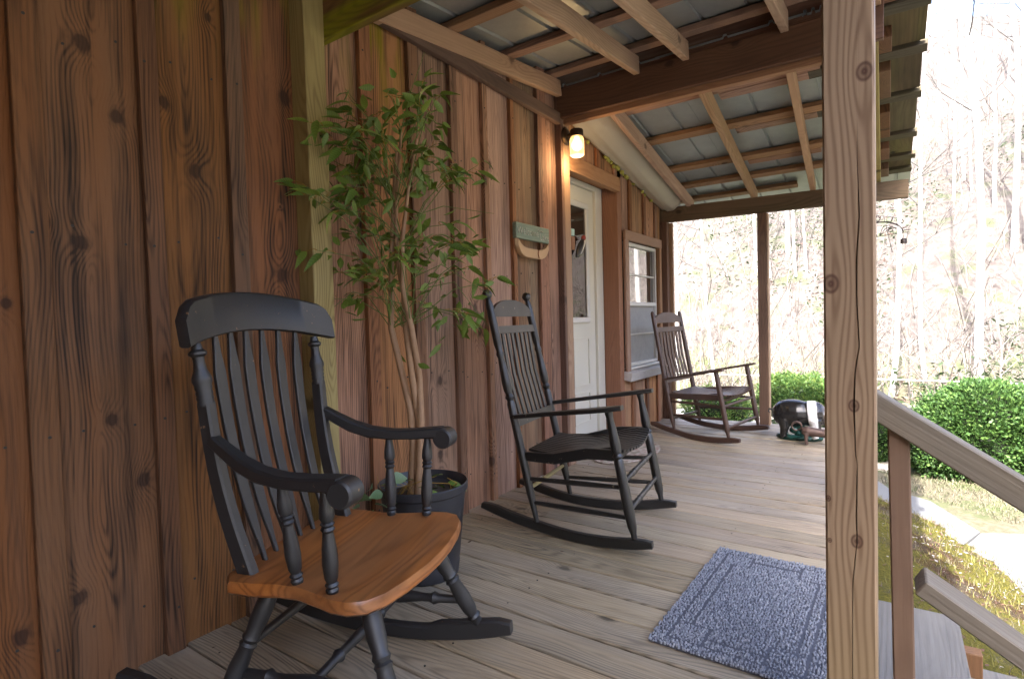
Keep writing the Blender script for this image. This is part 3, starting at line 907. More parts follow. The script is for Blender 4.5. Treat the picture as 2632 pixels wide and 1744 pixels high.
# purlins: far slope
PT = 0.034
ys_f = (3.475, 3.805, 4.315, 4.885, 5.275, 5.63)
rake = lambda y: 0.172 - 0.016 * (y - 3.5)
for i, y in enumerate(ys_f):
    x1 = rake(y) + rng.uniform(-0.012, 0.01)
    a = -math.atan(0.174)
    xs_ = -0.35 if 0 < i < 5 else -0.7
    po(board("purlin", (round(xs_ + 1.88, 3), 0.086, PT), ((xs_ - 1.88) / 2, y, zf(y) + RH + PT / 2 + 0.003), M_pur, porch, (a, 0, 0)))
    po(board("purlin", (round(x1 + 0.42, 3), 0.086, PT), ((x1 - 0.42) / 2 + (0.0 if 0 < i < 5 else 0.0), y + (0.088 if 0 < i < 5 else 0.0), zf(y + (0.088 if 0 < i < 5 else 0)) + RH + PT / 2 + 0.003), M_purm, porch, (a, 0, 0)))
for y, xa, xb in ((3.892, -0.94, -0.40), (4.402, -0.95, -0.42), (4.972, -0.98, -0.45)):
    po(board("purlin", (xb - xa, 0.08, PT), ((xa + xb) / 2, y, zf(y) + RH + PT / 2 + 0.003), M_pur, porch, (-math.atan(0.174), 0, 0)))
# weathered soffit boards between the purlin ends, rake shade put into their colour
for i in range(5):
    y0, y1 = ys_f[i] + (0.135 if 0 < i < 5 else 0.05), ys_f[i + 1] + (0.04 if i < 4 else -0.05)
    ym = (y0 + y1) / 2
    po(board("soffit_board", (0.205, round(y1 - y0, 3), 0.012), (rake(ym) - 0.118, ym, zf(ym) + RH + PT - 0.004), M_soff, porch, (-math.atan(0.174), 0, 0)))
po(board("ridge_cap", (2.12, 0.30, 0.02), (-0.87, 3.40, 2.735), M_steel, porch))
# blocking under the rake
for i in range(5):
    y0, y1 = ys_f[i] + 0.15, ys_f[i + 1] - 0.03
    po(board("blocking", (0.062, round(y1 - y0, 3), 0.07), (-0.028 - 0.006 * i, (y0 + y1) / 2, zf((y0 + y1) / 2) + RH - 0.005), M_brn_z, porch, (-math.atan(0.174), 0, 0)))
for i, y in enumerate((1.62, 2.235, 2.755, 3.25)):
    po(board("purlin", (2.06, 0.088, PT), (-0.86, y, zn(y) + RH + PT / 2 + 0.003), M_pur, porch, (math.atan(0.1135), 0, 0)))


_rp = [0]


def roof_panel(x0, x1, ya, yb, zfun, ribs):
    _rp[0] += 1
    lift = 0.003 * (_rp[0] % 3)
    """corrugated sheet: flat pan with trapezoid ribs, seen from below"""
    prof = [(x0, 0.0)]
    for rx, tall in ribs:
        if tall:
            for d in (-0.05, -0.012, 0.026):
                prof += [(rx + d - 0.010, 0), (rx + d - 0.006, 0.02), (rx + d + 0.006, 0.02), (rx + d + 0.010, 0)]
        else:
            prof += [(rx - 0.014, 0), (rx - 0.008, 0.014), (rx + 0.008, 0.014), (rx + 0.014, 0)]
    prof.append((x1, 0.0))
    mb = MB()
    n = len(prof)
    c = Vector(((x0 + x1) / 2, (ya + yb) / 2, zfun((ya + yb) / 2) + RH + PT + 0.007))
    c0 = c.copy()
    c0.z += lift
    vs = []
    for y in (ya, (ya + yb) / 2, yb):
        for px, pz in prof:
            vs.append(Vector((px, y, zfun(y) + RH + PT + 0.007 + pz)) - c)
    fs = [(j * n + i, (j + 1) * n + i, (j + 1) * n + i + 1, j * n + i + 1) for j in range(2) for i in range(n - 1)]
    mb.add(vs, fs)
    o = po(mb.build("roof_panel", M_steel, porch, smooth=0, loc=c0))
    s_ = o.modifiers.new("thick", 'SOLIDIFY')
    s_.thickness = 0.0012
    s_.offset = 1
    return o


roof_panel(-1.93, -1.165, 3.36, 6.02, zf, [(-1.82, 0), (-1.56, 0), (-1.30, 0)])
roof_panel(-1.188, -0.37, 3.36, 6.02, zf, [(-1.04, 0), (-0.78, 0), (-0.54, 0)])
roof_panel(-0.39, 0.13, 3.36, 6.02, zf, [(-0.325, 1), (-0.16, 0), (0.03, 0)])
roof_panel(-1.93, -1.14, 1.33, 3.41, zn, [(-1.78, 0), (-1.52, 0), (-1.25, 0)])
roof_panel(-1.16, -0.33, 1.33, 3.41, zn, [(-1.10, 1), (-0.86, 0), (-0.62, 0)])
roof_panel(-0.35, 0.13, 1.33, 3.41, zn, [(-0.26, 1), (-0.10, 0), (0.06, 0)])
# unseen roof slabs added behind the camera to shade wall, rail and bank
mb = MB()
mb.box((-0.45, -2.0, 2.66), (3.05, 5.1, 0.05))
mb.box((-0.86, 0.99, 2.5), (2.2, 0.88, 0.03))
po(mb.build("rear_shade_roof", M_beam, porch, smooth=0))
po(board("post", (0.09, 0.09, 2.58), (-0.07, -4.2, 1.29), M_pine_z, porch))

# ================================================================== steps and railing
steps = thing("porch_steps", "weathered grey plank steps going down from the porch", "steps", (0.3, 2.05, -0.7))
so = Vector((-0.3, -2.05, 0.7))
for i in range(3):
    x = 0.073 + 0.272 * i
    z = -0.18 - 0.18 * i
    board("tread", (0.268, 1.34, 0.038), Vector((x, 2.05, z - 0.019)) + so, M_tread, steps)
    if i:
        board("tread_post", (0.055, 0.06, 0.5), Vector((x - 0.10, 2.66, z - 0.16)) + so, M_brn_z, steps)
for yy in (1.40, 2.62):
    mb = MB()
    mb.slab([(-0.02, -0.24), (0.85, -0.80), (0.6, -0.86), (-0.02, -0.5)], -0.02, 0.02, Matrix.Rotation(PI / 2, 4, 'X'))
    o = mb.build("stringer", M_tread, steps, smooth=0, loc=Vector((0, yy, 0)) + so)
rail = thing("stair_railing", "wooden stair railing sloping down from the cracked post", "railing", (0.0, 1.40, -0.2))
ro = Vector((0, -1.40, 0.2))


def slope_bar(name, p0, p1, w, h, mat):
    p0, p1 = Vector(p0), Vector(p1)
    d = p1 - p0
    return board(name, (d.length, w, h), (p0 + p1) / 2 + ro, mat, rail, (0, math.atan2(-d.z, d.x), 0))


slope_bar("handrail", (-0.07, 1.40, 0.848), (0.80, 1.40, 0.268), 0.06, 0.052, M_rail)
slope_bar("lower_rail", (0.045, 1.42, 0.455), (0.80, 1.42, -0.03), 0.085, 0.036, M_rail)
o = board("baluster", (0.038, 0.036, 0.92), Vector((0.0165, 1.405, 0.318)) + ro, M_bal, rail, (0, RAD(-0.9), 0))
board("baluster", (0.046, 0.036, 0.95), Vector((0.77, 1.405, -0.18)) + ro, M_bal, rail)

# ================================================================== rocking chairs
def worn(name, col, rough, chips=0.72, chipcol=(0.30, 0.17, 0.08)):
    b = NB(name)
    co = b.obj()
    n1 = b.noise(co, 38.0, 4.0, 0.65)
    n2 = b.noise(co, 7.0, 3.0, 0.6)
    n3 = b.noise(b.n("ShaderNodeVectorMath", {0: co, 1: (9.0, 60.0, 60.0)}, operation='MULTIPLY').outputs[0], 1.0, 3.0, 0.6)
    geo = b.n("ShaderNodeNewGeometry")
    edge_ = b.m('GREATER_THAN', geo.outputs["Pointiness"], 0.565)
    chip = b.m('MULTIPLY', b.step(n1, chips, chips + 0.03), b.step(n2, 0.45, 0.6))
    chip = b.m('MAXIMUM', chip, b.m('MULTIPLY', edge_, b.step(n1, 0.66, 0.70)))
    base = b.mix(n3, tuple(c * 0.8 for c in col), tuple(c * 1.35 for c in col))
    b.bump(n3, 0.05, 0.002)
    return b.out(Base_Color=b.mix(b.m('MULTIPLY', chip, 0.8), base, chipcol), Roughness=b.m('MULTIPLY_ADD', n2, 0.22, rough), Specular_IOR_Level=0.8)


M_black = worn("worn_black_paint", (0.013, 0.013, 0.0135), 0.40, 0.80)
M_chip = worn("chipped_black_paint", (0.010, 0.010, 0.0105), 0.34, 0.60, (0.42, 0.27, 0.15))
M_black2 = worn("faded_black_paint", (0.009, 0.0088, 0.008), 0.30, 0.86, (0.25, 0.22, 0.16))
M_brownp = worn("brown_stain", (0.052, 0.022, 0.012), 0.36, 0.9)
M_seat = wood("varnished_seat", 'Y', (0.43, 0.155, 0.062), (0.20, 0.063, 0.024), spacing=0.03, ring=0.45, streak=0.4, blotch=0.5, bump=0.04, rough=0.33, vary=0.0,
              autoknots=1.0, spec=0.5, gray=((0.27, 0.135, 0.075), 0.5), contrast=1.3, sfreq=40.0)
SPIN = [(0, .010), (.06, .012), (.18, .0165), (.26, .0175), (.30, .0125), (.32, .0165), (.345, .0125), (.37, .0165), (.40, .012), (.55, .0165), (.70, .0185), (.84, .0155), (.88, .0115), (.905, .016),
        (.93, .012), (.955, .015), (1, .0125)]
LEG = [(0, .016), (.08, .020), (.2, .0235), (.32, .0235), (.42, .019), (.45, .023), (.48, .018), (.5, .023), (.53, .019), (.68, .024), (.82, .022), (.88, .017), (.905, .022), (.93, .017), (1, .0145)]


def bent(f0, h0, f1, h1, bow, n=9):
    """side profile of a bent back member from seat to crest"""
    out = []
    for i in range(n):
        t = i / (n - 1)
        out.append((f0 + (f1 - f0) * t - bow * math.sin(PI * t), h0 + (h1 - h0) * t))
    return out


def boston_rocker():
    t = thing("rocking_chair", "black rocking chair with glossy orange wooden seat beside the potted tree", "chair", (-1.241, 1.013, 0), RAD(18.9), "rocking chairs along the porch")
    # seat: saddle outline
    half = [(-0.235, 0.0), (-0.232, 0.14), (-0.222, 0.235), (-0.19, 0.268), (-0.13, 0.268), (-0.06, 0.258), (0.0, 0.260), (0.06, 0.278), (0.11, 0.296), (0.155, 0.300), (0.195, 0.283),
            (0.222, 0.24), (0.242, 0.16), (0.254, 0.07), (0.257, 0.0)]
    poly = half + [(x, -y) for x, y in half[-2:0:-1]]
    poly = poly[::-1]
    mb = MB()
    n = len(poly)
    rings = [(1.0 - .03, .372), (1.0, .380), (1.0, .398), (.985, .407), (.93, .409), (.7, .404), (.4, .399), (.12, .398)]
    cx = 0.02
    vs = [((cx + (x - cx) * k), y * k, h) for k, h in rings for x, y in poly]
    fs = [(i * n + j, i * n + (j + 1) % n, (i + 1) * n + (j + 1) % n, (i + 1) * n + j) for i in range(len(rings) - 1) for j in range(n)]
    fs = [f[::-1] for f in fs] + [tuple(range(n)), tuple(((len(rings) - 1) * n + j) for j in range(n))[::-1]]
    mb.add(vs, fs)
    tag(mb.build("seat", M_seat, t, 40), "glossy orange saddle seat")
    for s in (-1, 1):
        # back posts: square bent lower part, turned top
        mb = MB()
        pr = bent(-0.172, 0.395, -0.262, 0.835, 0.018)
        mb.sweep([(f, s * (0.213 + 0.02 * i / 8), h) for i, (f, h) in enumerate(pr)], [0.030] * 9, [0.046, .046, .045, .044, .043, .042, .040, .039, .038], (0, 1, 0))
        mb.turned((-0.261, s * 0.233, 0.828), (-0.278, s * 0.240, 0.985),
                  [(0, .0185), (.05, .0205), (.09, .0185), (.13, .0205), (.17, .0185), (.21, .0205), (.25, .0185), (.29, .0205), (.33, .0195), (.40, .0235), (.46, .0225), (.58, .0155), (.70, .0130), (.78, .0140), (.82, .021),
                   (.86, .021), (.90, .014), (1, .011)])
        mb.build("back_post", M_black, t)
        # arm
        mb = MB()
        ap = [(-0.245, .232, .742), (-0.20, .238, .716), (-0.15, .246, .690), (-0.09, .256, .671), (-0.02, .266, .663), (0.05, .275, .664), (0.11, .282, .668), (0.15, .287, .668)]
        mb.sweep([(f, s * w, h) for f, w, h in ap], [.030, .034, .040, .046, .050, .052, .054, .055], [.030, .034, .036, .034, .030, .030, .032, .036], (0, 1, 0))
        # scroll end
        c = Vector((0.158, s * .288, .652))
        mb.turned(c - Vector((0, s * 0.030, 0)), c + Vector((0, s * 0.030, 0)), [(0, .027), (.08, .032), (.92, .032), (1, .027)], 20)
        mb.build("arm", M_black, t)
        for (f0, w0, f1, w1) in ((-0.014, .237, -0.028, .263), (0.097, .261, 0.100, .280)):
            mb = MB()
            mb.turned((f1, s * w1, .652), (f0, s * w0, .404), SPIN)
            mb.build("arm_spindle", M_chip if s < 0 and f0 > 0 else M_black, t)
        # legs into rocker
        for (f0, w0, f1, w1, h1) in ((0.130, .175, 0.262, .262, .072), (-0.130, .165, -0.250, .250, .062)):
            mb = MB()
            mb.turned((f0, s * w0, .378), (f1, s * w1, h1), LEG, 16)
            mb.build("leg", M_black, t)
        # rocker
        mb = MB()
        path, H, W = [], [], []
        for i in range(25):
            f = -0.56 + (0.368 + 0.56) * i / 24
            hb = (f + 0.02) ** 2 / (2 * 1.45)
            e = min(1, max(0.0, (i) / 2.0)) if i < 3 else (1 if i < 22 else max(0.55, 1 - (i - 21) * 0.15))
            hh = 0.046 * (0.55 + 0.45 * min(1, e)) + (0.012 if 17 < i < 24 else 0)
            path.append((f, s * (0.250 + 0.016 * (f + .56) / .93), hb + hh / 2))
            H.append(hh)
            W.append(0.034)
        mb.sweep(path, W, H, (0, 1, 0))
        mb.build("rocker", M_black, t)
        # side stretcher
        mb = MB()
        mb.turned((0.212, s * .232, .158), (-0.202, s * .218, .150), [(0, .012), (.16, .0135), (.2, .020), (.235, .0125), (.3, .013), (.45, .021), (.5, .0225), (.55, .021), (.7, .013), (.765, .0125), (.8, .020), (.84, .0135), (1, .012)], 14)
        mb.build("stretcher", M_black, t)
    mb = MB()
    mb.turned((0.005, -.226, .156), (0.005, .226, .156), [(0, .011), (.22, .012), (.26, .018), (.30, .012), (.5, .015), (.70, .012), (.74, .018), (.78, .012), (1, .011)])
    mb.build("stretcher", M_black, t)
    mb = MB()
    mb.turned((-0.185, -.205, .22), (-0.185, .205, .22), [(0, .010), (.5, .014), (1, .010)])
    mb.build("stretcher", M_black, t)
    # crest rail
    mb = MB()
    NSE = 28
    vs = []
    rows = []
    for i in range(NSE + 1):
        a = -1 + 2 * i / NSE
        w = a * 0.297
        ea = abs(a)
        corner = max(0.0, (ea - 0.86) / 0.14)
        top = 1.122 - 0.040 * a * a - 0.035 * corner ** 2.2
        bot = 1.012 - 0.036 * a * a
        fc = -0.312 + 0.060 * a * a
        lean = -0.010
        th = 0.017
        ring = [(fc + th, bot + .004), (fc + th * .6, bot), (fc - th * .6, bot), (fc - th, bot + .004), (fc - th + lean, top - .006), (fc - th * .5 + lean, top), (fc + th * .5 + lean, top), (fc + th + lean, top - .006)]
        vs += [(f, w, h) for f, h in ring]
    fs = [(i * 8 + k, i * 8 + (k + 1) % 8, (i + 1) * 8 + (k + 1) % 8, (i + 1) * 8 + k) for i in range(NSE) for k in range(8)]
    fs += [tuple(range(8))[::-1], tuple(NSE * 8 + k for k in range(8))]
    mb.add(vs, fs)
    mb.build("crest_rail", M_black, t, 50)
    for k in range(6):
        a = -1 + 2 * (k + 0.5) / 6
        w0, w1 = a * 0.165, a * 0.196
        ft = -0.312 + 0.060 * (w1 / .297) ** 2
        pr = bent(-0.198 + 0.02 * a * a, 0.396, ft, 1.018 - 0.036 * (w1 / .297) ** 2, 0.022, 13)
        mb = MB()
        ww = [.010, .014, .024, .031, .033, .034, .034, .034, .035, .036, .036, .022, .012]
        mb.sweep([(f, w0 + (w1 - w0) * i / 12, h) for i, (f, h) in enumerate(pr)], ww, [.012] * 13, (0, 1, 0))
        mb.build("back_slat", M_black, t)
    return t


def porch_rocker(label, loc, rz, mat, P, seatmat=None):
    t = thing("rocking_chair", label, "chair", loc, rz, "rocking chairs along the porch")
    seatmat = seatmat or mat
    fb, hb = P['bot']
    ft, ht = P['top']
    wr, wf = P['wr'], P['wf']
    back_f = lambda h: fb + (ft - fb) * (h - hb) / (ht - hb)
    for s in (-1, 1):
        mb = MB()
        L = ht - hb
        if P['fancy']:
            pr = [(0, .012), (.05, .0135), (.12, .020), (.2, .0205), (.36, .020), (.44, .0205), (.5, .0205), (.515, .0155), (.53, .0225), (.545, .016), (.56, .022), (.60, .023), (.66, .0185), (.70, .0155), (.715, .021),
                  (.73, .0155), (.76, .021), (.86, .0205), (.93, .019), (.955, .0125), (.957, .012), (.965, .021), (.978, .026), (.99, .022), (.998, .012), (1, .003)]
        else:
            pr = [(0, .012), (.04, .0135), (.08, .0205), (.2, .021), (.5, .020), (.9, .0185), (.985, .017), (1, .010)]
        mb.turned((fb, s * wr, hb), (ft, s * wr, ht), pr, 14)
        mb.build("back_post", mat, t)
        ffb, fft, hft = P['fb'], P['ff'], P['hf']
        mb = MB()
        if P['fancy']:
            pr = [(0, .012), (.05, .0135), (.10, .020), (.22, .0235), (.45, .022), (.60, .0215), (.62, .017), (.64, .0225), (.66, .017), (.68, .022), (.74, .023), (.84, .019), (.93, .0145), (.97, .018), (1, .018)]
        else:
            pr = [(0, .012), (.05, .0135), (.10, .020), (.2, .021), (.6, .0205), (.9, .0195), (1, .018)]
        mb.turned((ffb, s * wf, .062), (fft, s * (wf + .006), hft), pr, 14)
        mb.build("front_leg", mat, t)
        # arm
        mb = MB()
        ha = P['ha']
        fa = back_f(ha)
        n = 11
        path, W = [], []
        for i in range(n):
            q = i / (n - 1)
            path.append((fa - 0.01 + (fft + 0.075 - fa) * q, s * (wr + .004 + (wf + .012 - wr) * min(1, q * 1.15)), ha + (hft - ha + .012) * q))
            W.append(.034 + .036 * smooth01((q - .35) / .5) - (.022 if i == n - 1 else 0))
        mb.sweep(path, W, [.019] * n, (0, 1, 0))
        mb.build("arm", mat, t)
        # rocker
        mb = MB()
        path, H = [], []
        f0, f1 = P['rk']
        for i in range(23):
            q = i / 22
            f = f0 + (f1 - f0) * q
            hh = .045 * (1 if 2 <= i <= 20 else (.60 if i in (0, 22) else .86))
            path.append((f, s * (wr - .008 + (wf - wr + .008) * min(1, max(0, (f - fb) / (ffb - fb)))), (f - P['low']) ** 2 / (2 * P['R']) + hh / 2))
            H.append(hh)
        mb.sweep(path, .036, H, (0, 1, 0))
        mb.build("rocker", mat, t)
        leg_f = lambda h: ffb + (fft - ffb) * (h - .062) / (hft - .062)
        for h0, h1 in P['sidestr']:
            mb = MB()
            mb.turned((back_f(h0), s * wr, h0), (leg_f(h1), s * wf, h1), [(0, .009), (.5, .0125), (1, .009)], 10)
            mb.build("stretcher", mat, t)
        # side seat rail
        mb = MB()
        hs = P['seat']
        pts = [(back_f(hs[0]) + .01, s * (wr - .004), hs[0] - .028), (-.12, s * (wr + .008), hs[0] - .024), (0.05, s * (wf - .020), hs[1] - .036), (leg_f(hs[1]) + .002, s * (wf - .008), hs[1] - .03)]
        mb.sweep(pts, .022, [.04, .05, .05, .046], (0, 1, 0))
        mb.build("seat_rail", mat, t)
    for h in P['frontstr']:
        mb = MB()
        pr = [(0, .009), (.25, .012), (.27, .0145), (.29, .012), (.33, .012), (.35, .0145), (.37, .012), (.63, .012), (.65, .0145), (.67, .012), (.71, .012), (.73, .0145), (.75, .012), (1, .009)] if P['fancy'] else [(0, .009), (.5, .0125), (1, .009)]
        mb.turned((leg_f(h), -wf, h), (leg_f(h), wf, h), pr, 12)
        mb.build("stretcher", mat, t)
    for h in P['backstr']:
        mb = MB()
        mb.turned((back_f(h), -wr, h), (back_f(h), wr, h), [(0, .009), (.5, .012), (1, .009)], 10)
        mb.build("stretcher", P.get('bsmat', mat), t)
    # seat slats run front to back over a dished pan
    hs0, hs1 = P['seat']
    ns = 13
    for k in range(ns):
        a = -1 + 2 * (k + .5) / ns
        path = []
        fback, ffront = back_f(hs0) + .03, leg_f(hs1) + .045 - .022 * a * a
        for i in range(9):
            q = i / 8
            f = fback + (ffront - fback) * q
            w = a * ((wr - .022) + (wf - wr - .0) * q)
            h = hs0 + (hs1 - hs0) * q - .028 * math.sin(PI * min(1, q * 1.25)) * (1) - .020 * (1 - a * a) * q + (-.014 if i == 8 else 0)
            path.append((f, w, h))
        mb = MB()
        wid = 2 * (wf - .024) / ns * .80
        mb.sweep(path, [wid * .86] * 3 + [wid] * 6, .013, (0, 1, 0))
        mb.build("seat_slat", seatmat, t)
    for q in (0.12, 0.86):
        mb = MB()
        f = back_f(hs0) + .03 + (leg_f(hs1) - back_f(hs0)) * q
        ww = (wr - .012) + (wf - wr) * q
        hq = hs0 + (hs1 - hs0) * q - .03
        mb.sweep([(f, -ww, hq - .01), (f, -ww * .5, hq - .024 - .014 * q), (f, ww * .5, hq - .024 - .014 * q), (f, ww, hq - .01)], .03, .026, (1, 0, 0))
        mb.build("seat_support", seatmat, t)
    # back
    c0, c1, r0, r1, l0, l1 = P['back']
    mb = MB()
    vs = []
    NSE = 16
    for i in range(NSE + 1):
        a = -1 + 2 * i / NSE
        w = a * (wr - .012)
        f = back_f(c0) + .004
        if P['fancy']:
            top = c0 + .012 + (c1 - c0 - .012) * math.sqrt(max(0, 1 - a * a * .94))
        else:
            top = c0 + .045 + (c1 - c0 - .045) * math.cos(a * PI / 2) ** 0.8
        dl = (top - c0) * (ft - fb) / (ht - hb)
        vs += [(f + .008, w, c0), (f - .008, w, c0), (f - .008 + dl, w, top), (f + .008 + dl, w, top)]
    fs = [(i * 4 + k, i * 4 + (k + 1) % 4, (i + 1) * 4 + (k + 1) % 4, (i + 1) * 4 + k) for i in range(NSE) for k in range(4)]
    fs += [(3, 2, 1, 0), tuple(NSE * 4 + k for k in range(4))]
    mb.add(vs, fs)
    mb.build("crest_rail", mat, t, 40)
    lean = Matrix.Rotation(math.atan2(ft - fb, ht - hb), 3, 'Y')
    for a, b_, nm in ((r0, r1, "upper_rail"), (l0, l1, "lower_rail")):
        mb = MB()
        mb.box((back_f((a + b_) / 2) + .003, 0, (a + b_) / 2), (.018, 2 * (wr - .014), b_ - a), lean)
        mb.build(nm, mat, t, 0)
    for k in range(P['nsl']):
        w = (wr - .045) * (-1 + 2 * (k + .5) / P['nsl'])
        mb = MB()
        mb.sweep([(back_f(l1 - .004), w, l1 - .004), (back_f((l1 + r0) / 2) - .012, w, (l1 + r0) / 2), (back_f(r0 + .004), w, r0 + .004)], P['slw'], .009, (0, 1, 0))
        mb.build("back_slat", mat, t)
    return t


boston_rocker()
porch_rocker("black slatted rocking chair with ball finials in front of the cabin door", (-1.217, 2.478, 0), RAD(8.0), M_black2,
             dict(bot=(-0.222, .058), top=(-0.462, 1.175), wr=.228, wf=.282, fancy=True, fb=.262, ff=.158, hf=.622, ha=.555, rk=(-.52, .338), low=-.005, R=1.5,
                  sidestr=((.150, .155), (.262, .285)), frontstr=(.185, .308), backstr=(.215,), seat=(.395, .452), back=(1.040, 1.128, .955, .993, .505, .548), nsl=7, slw=.027,
                  bsmat=plain("bare_dowel", (0.42, 0.36, 0.17), 0.5)))
porch_rocker("dark brown slatted rocking chair at the far end of the porch", (-1.289, 4.848, 0), RAD(-8.8), M_brownp,
             dict(bot=(-0.205, .058), top=(-0.392, 1.062), wr=.248, wf=.318, fancy=False, fb=.285, ff=.192, hf=.578, ha=.482, rk=(-.425, .372), low=.05, R=1.45,
                  sidestr=((.185, .200), (.300, .300)), frontstr=(.135, .300), backstr=(.150, .330), seat=(.372, .398), back=(.962, 1.056, .882, .925, .450, .490), nsl=7, slw=.034))

# ================================================================== potted artificial tree
PC = Vector((-1.585, 1.645, 0))
tree = thing("potted_tree", "leafy green artificial ficus in black plastic pot against the wall", "plant", PC)
M_pot = plain("black_plastic_pot", (0.028, 0.028, 0.032), 0.42, nscale=30, namp=0.25, bump=0.08)
mb = MB()
prof = [(0.128, 0.0), (0.134, 0.004), (0.140, 0.05), (0.1375, 0.056), (0.142, 0.075), (0.170, 0.335), (0.1745, 0.340), (0.181, 0.345), (0.1825, 0.372), (0.179, 0.376), (0.175, 0.372), (0.172, 0.34), (0.160, 0.24)]
n = 40
vs = [(r * math.cos(2 * PI * k / n), r * math.sin(2 * PI * k / n), h) for r, h in prof for k in range(n)]
fs = [(i * n + k, i * n + (k + 1) % n, (i + 1) * n + (k + 1) % n, (i + 1) * n + k) for i in range(len(prof) - 1) for k in range(n)] + [tuple(range(n))[::-1]]
mb.add(vs, fs)
mb.build("pot", M_pot, tree, 40)
mb = MB()
vs = [(0.169 * math.cos(2 * PI * k / n), 0.169 * math.sin(2 * PI * k / n), 0.318) for k in range(n)] + [(0, 0, 0.33)]
mb.add(vs, [(k, (k + 1) % n, n) for k in range(n)])
mb.build("soil", plain("soil_bark", (0.05, 0.035, 0.02), 0.95, nscale=60, namp=0.5, bump=0.8), tree, 0)
LAT = Vector((.72, .69, 0)).normalized()
DEP = Vector((-.69, .72, 0)).normalized()


def pp(lat, z, dep=0.0):
    return LAT * lat + DEP * dep + Vector((0, 0, z))


M_stem = plain("smooth_stem", (0.33, 0.195, 0.105), 0.6, nscale=25, namp=0.3, bump=0.25)
M_twig = plain("green_twig", (0.12, 0.17, 0.035), 0.55)
M_twigo = plain("orange_twig", (0.32, 0.18, 0.025), 0.55)
stems = [[(-.05, .31, .0), (-.035, .52, .01), (-.04, .66, .01), (-.075, .84, .02), (-.107, 1.0, .02), (-.10, 1.2, .02), (-.085, 1.45, .02), (-.06, 1.70, .0)],
         [(-.035, .31, .02), (-.02, .48, .0), (-.012, .64, .02), (-.03, .80, -.01), (-.048, 1.0, .01), (-.052, 1.14, .0), (-.075, 1.28, .01), (-.07, 1.5, .0), (-.04, 1.78, .0)],
         [(-.02, .31, -.02), (-.012, .46, -.015), (.0, .62, -.01), (-.002, .80, .01), (-.026, 1.0, -.02), (-.055, 1.16, -.02), (-.05, 1.35, -.02), (-.02, 1.55, -.02), (.02, 1.75, -.02)]]
for sgm in stems:
    mb = MB()
    mb.tube([pp(a, z, d) for a, z, d in sgm], [.0165, .0155, .015, .014, .013, .011, .009, .007, .005][:len(sgm)], 9)
    mb.build("stem", M_stem, tree, 60)


def leaf_mesh(name, L, W, mat, curl):
    mb = MB()
    vs = []
    rows = 6
    for i in range(rows + 1):
        t = i / rows
        w = W * (math.sin(PI * t ** 0.72) ** 0.9) * (1 - 0.25 * t) + 0.0006
        z = -curl * L * t * t
        vs += [(L * t, -w, z + w * .25), (L * t, 0, z - .001), (L * t, w, z + w * .25)]
    fs = []
    for i in range(rows):
        a = i * 3
        fs += [(a, a + 3, a + 4, a + 1), (a + 1, a + 4, a + 5, a + 2)]
    mb.add(vs, fs)
    return mb.mesh(name, mat, 60)


def leafmat(name, c0, c1, rough=0.42):
    b = NB(name)
    x, y, z = b.sep(b.obj())
    rd = b.rnd()
    vein = b.m('ABSOLUTE', b.m('SINE', b.m('MULTIPLY_ADD', b.m('ABSOLUTE', y), -260.0, b.m('MULTIPLY', x, 330.0))))
    c = b.mix(b.m('MULTIPLY_ADD', b.m('POWER', vein, 6.0), 0.2, b.m('MULTIPLY', rd, 0.8)), c0, c1)
    mat = b.out(Base_Color=c, Roughness=rough, Specular_IOR_Level=0.45)
    tr = b.n("ShaderNodeBsdfTranslucent", {"Color": c})
    mx = b.n("ShaderNodeMixShader", {0: 0.22})
    b.nt.links.new(b.bsdf.outputs[0], mx.inputs[1])
    b.nt.links.new(tr.outputs[0], mx.inputs[2])
    b.nt.links.new(mx.outputs[0], b.nt.nodes["Material Output"].inputs[0])
    return mat


M_leaf = leafmat("ficus_leaf", (0.075, 0.145, 0.024), (0.27, 0.36, 0.06))
M_leafp = leafmat("pale_leaf", (0.14, 0.23, 0.10), (0.23, 0.32, 0.16))
LM = [leaf_mesh("leaf_blade", L, W, M_leaf, c) for L, W, c in ((.082, .0128, .25), (.070, .0122, .5), (.092, .0138, .12), (.074, .0135, .35))]
LP = [leaf_mesh("leaf_blade", L, W, M_leafp, c) for L, W, c in ((.060, .025, .15), (.055, .024, .3))]
lr = random.Random(21)


def hang_leaf(p, d, meshes, droop=0.5):
    d = Vector(d)
    d.z -= droop
    d.normalize()
    q = d.to_track_quat('X', 'Z').to_euler()
    o = put("leaf", lr.choice(meshes), tree, p, (q.x + lr.uniform(-.9, .9), q.y, q.z))
    s = lr.uniform(.8, 1.25)
    o.scale = (s, s, s)
    return o


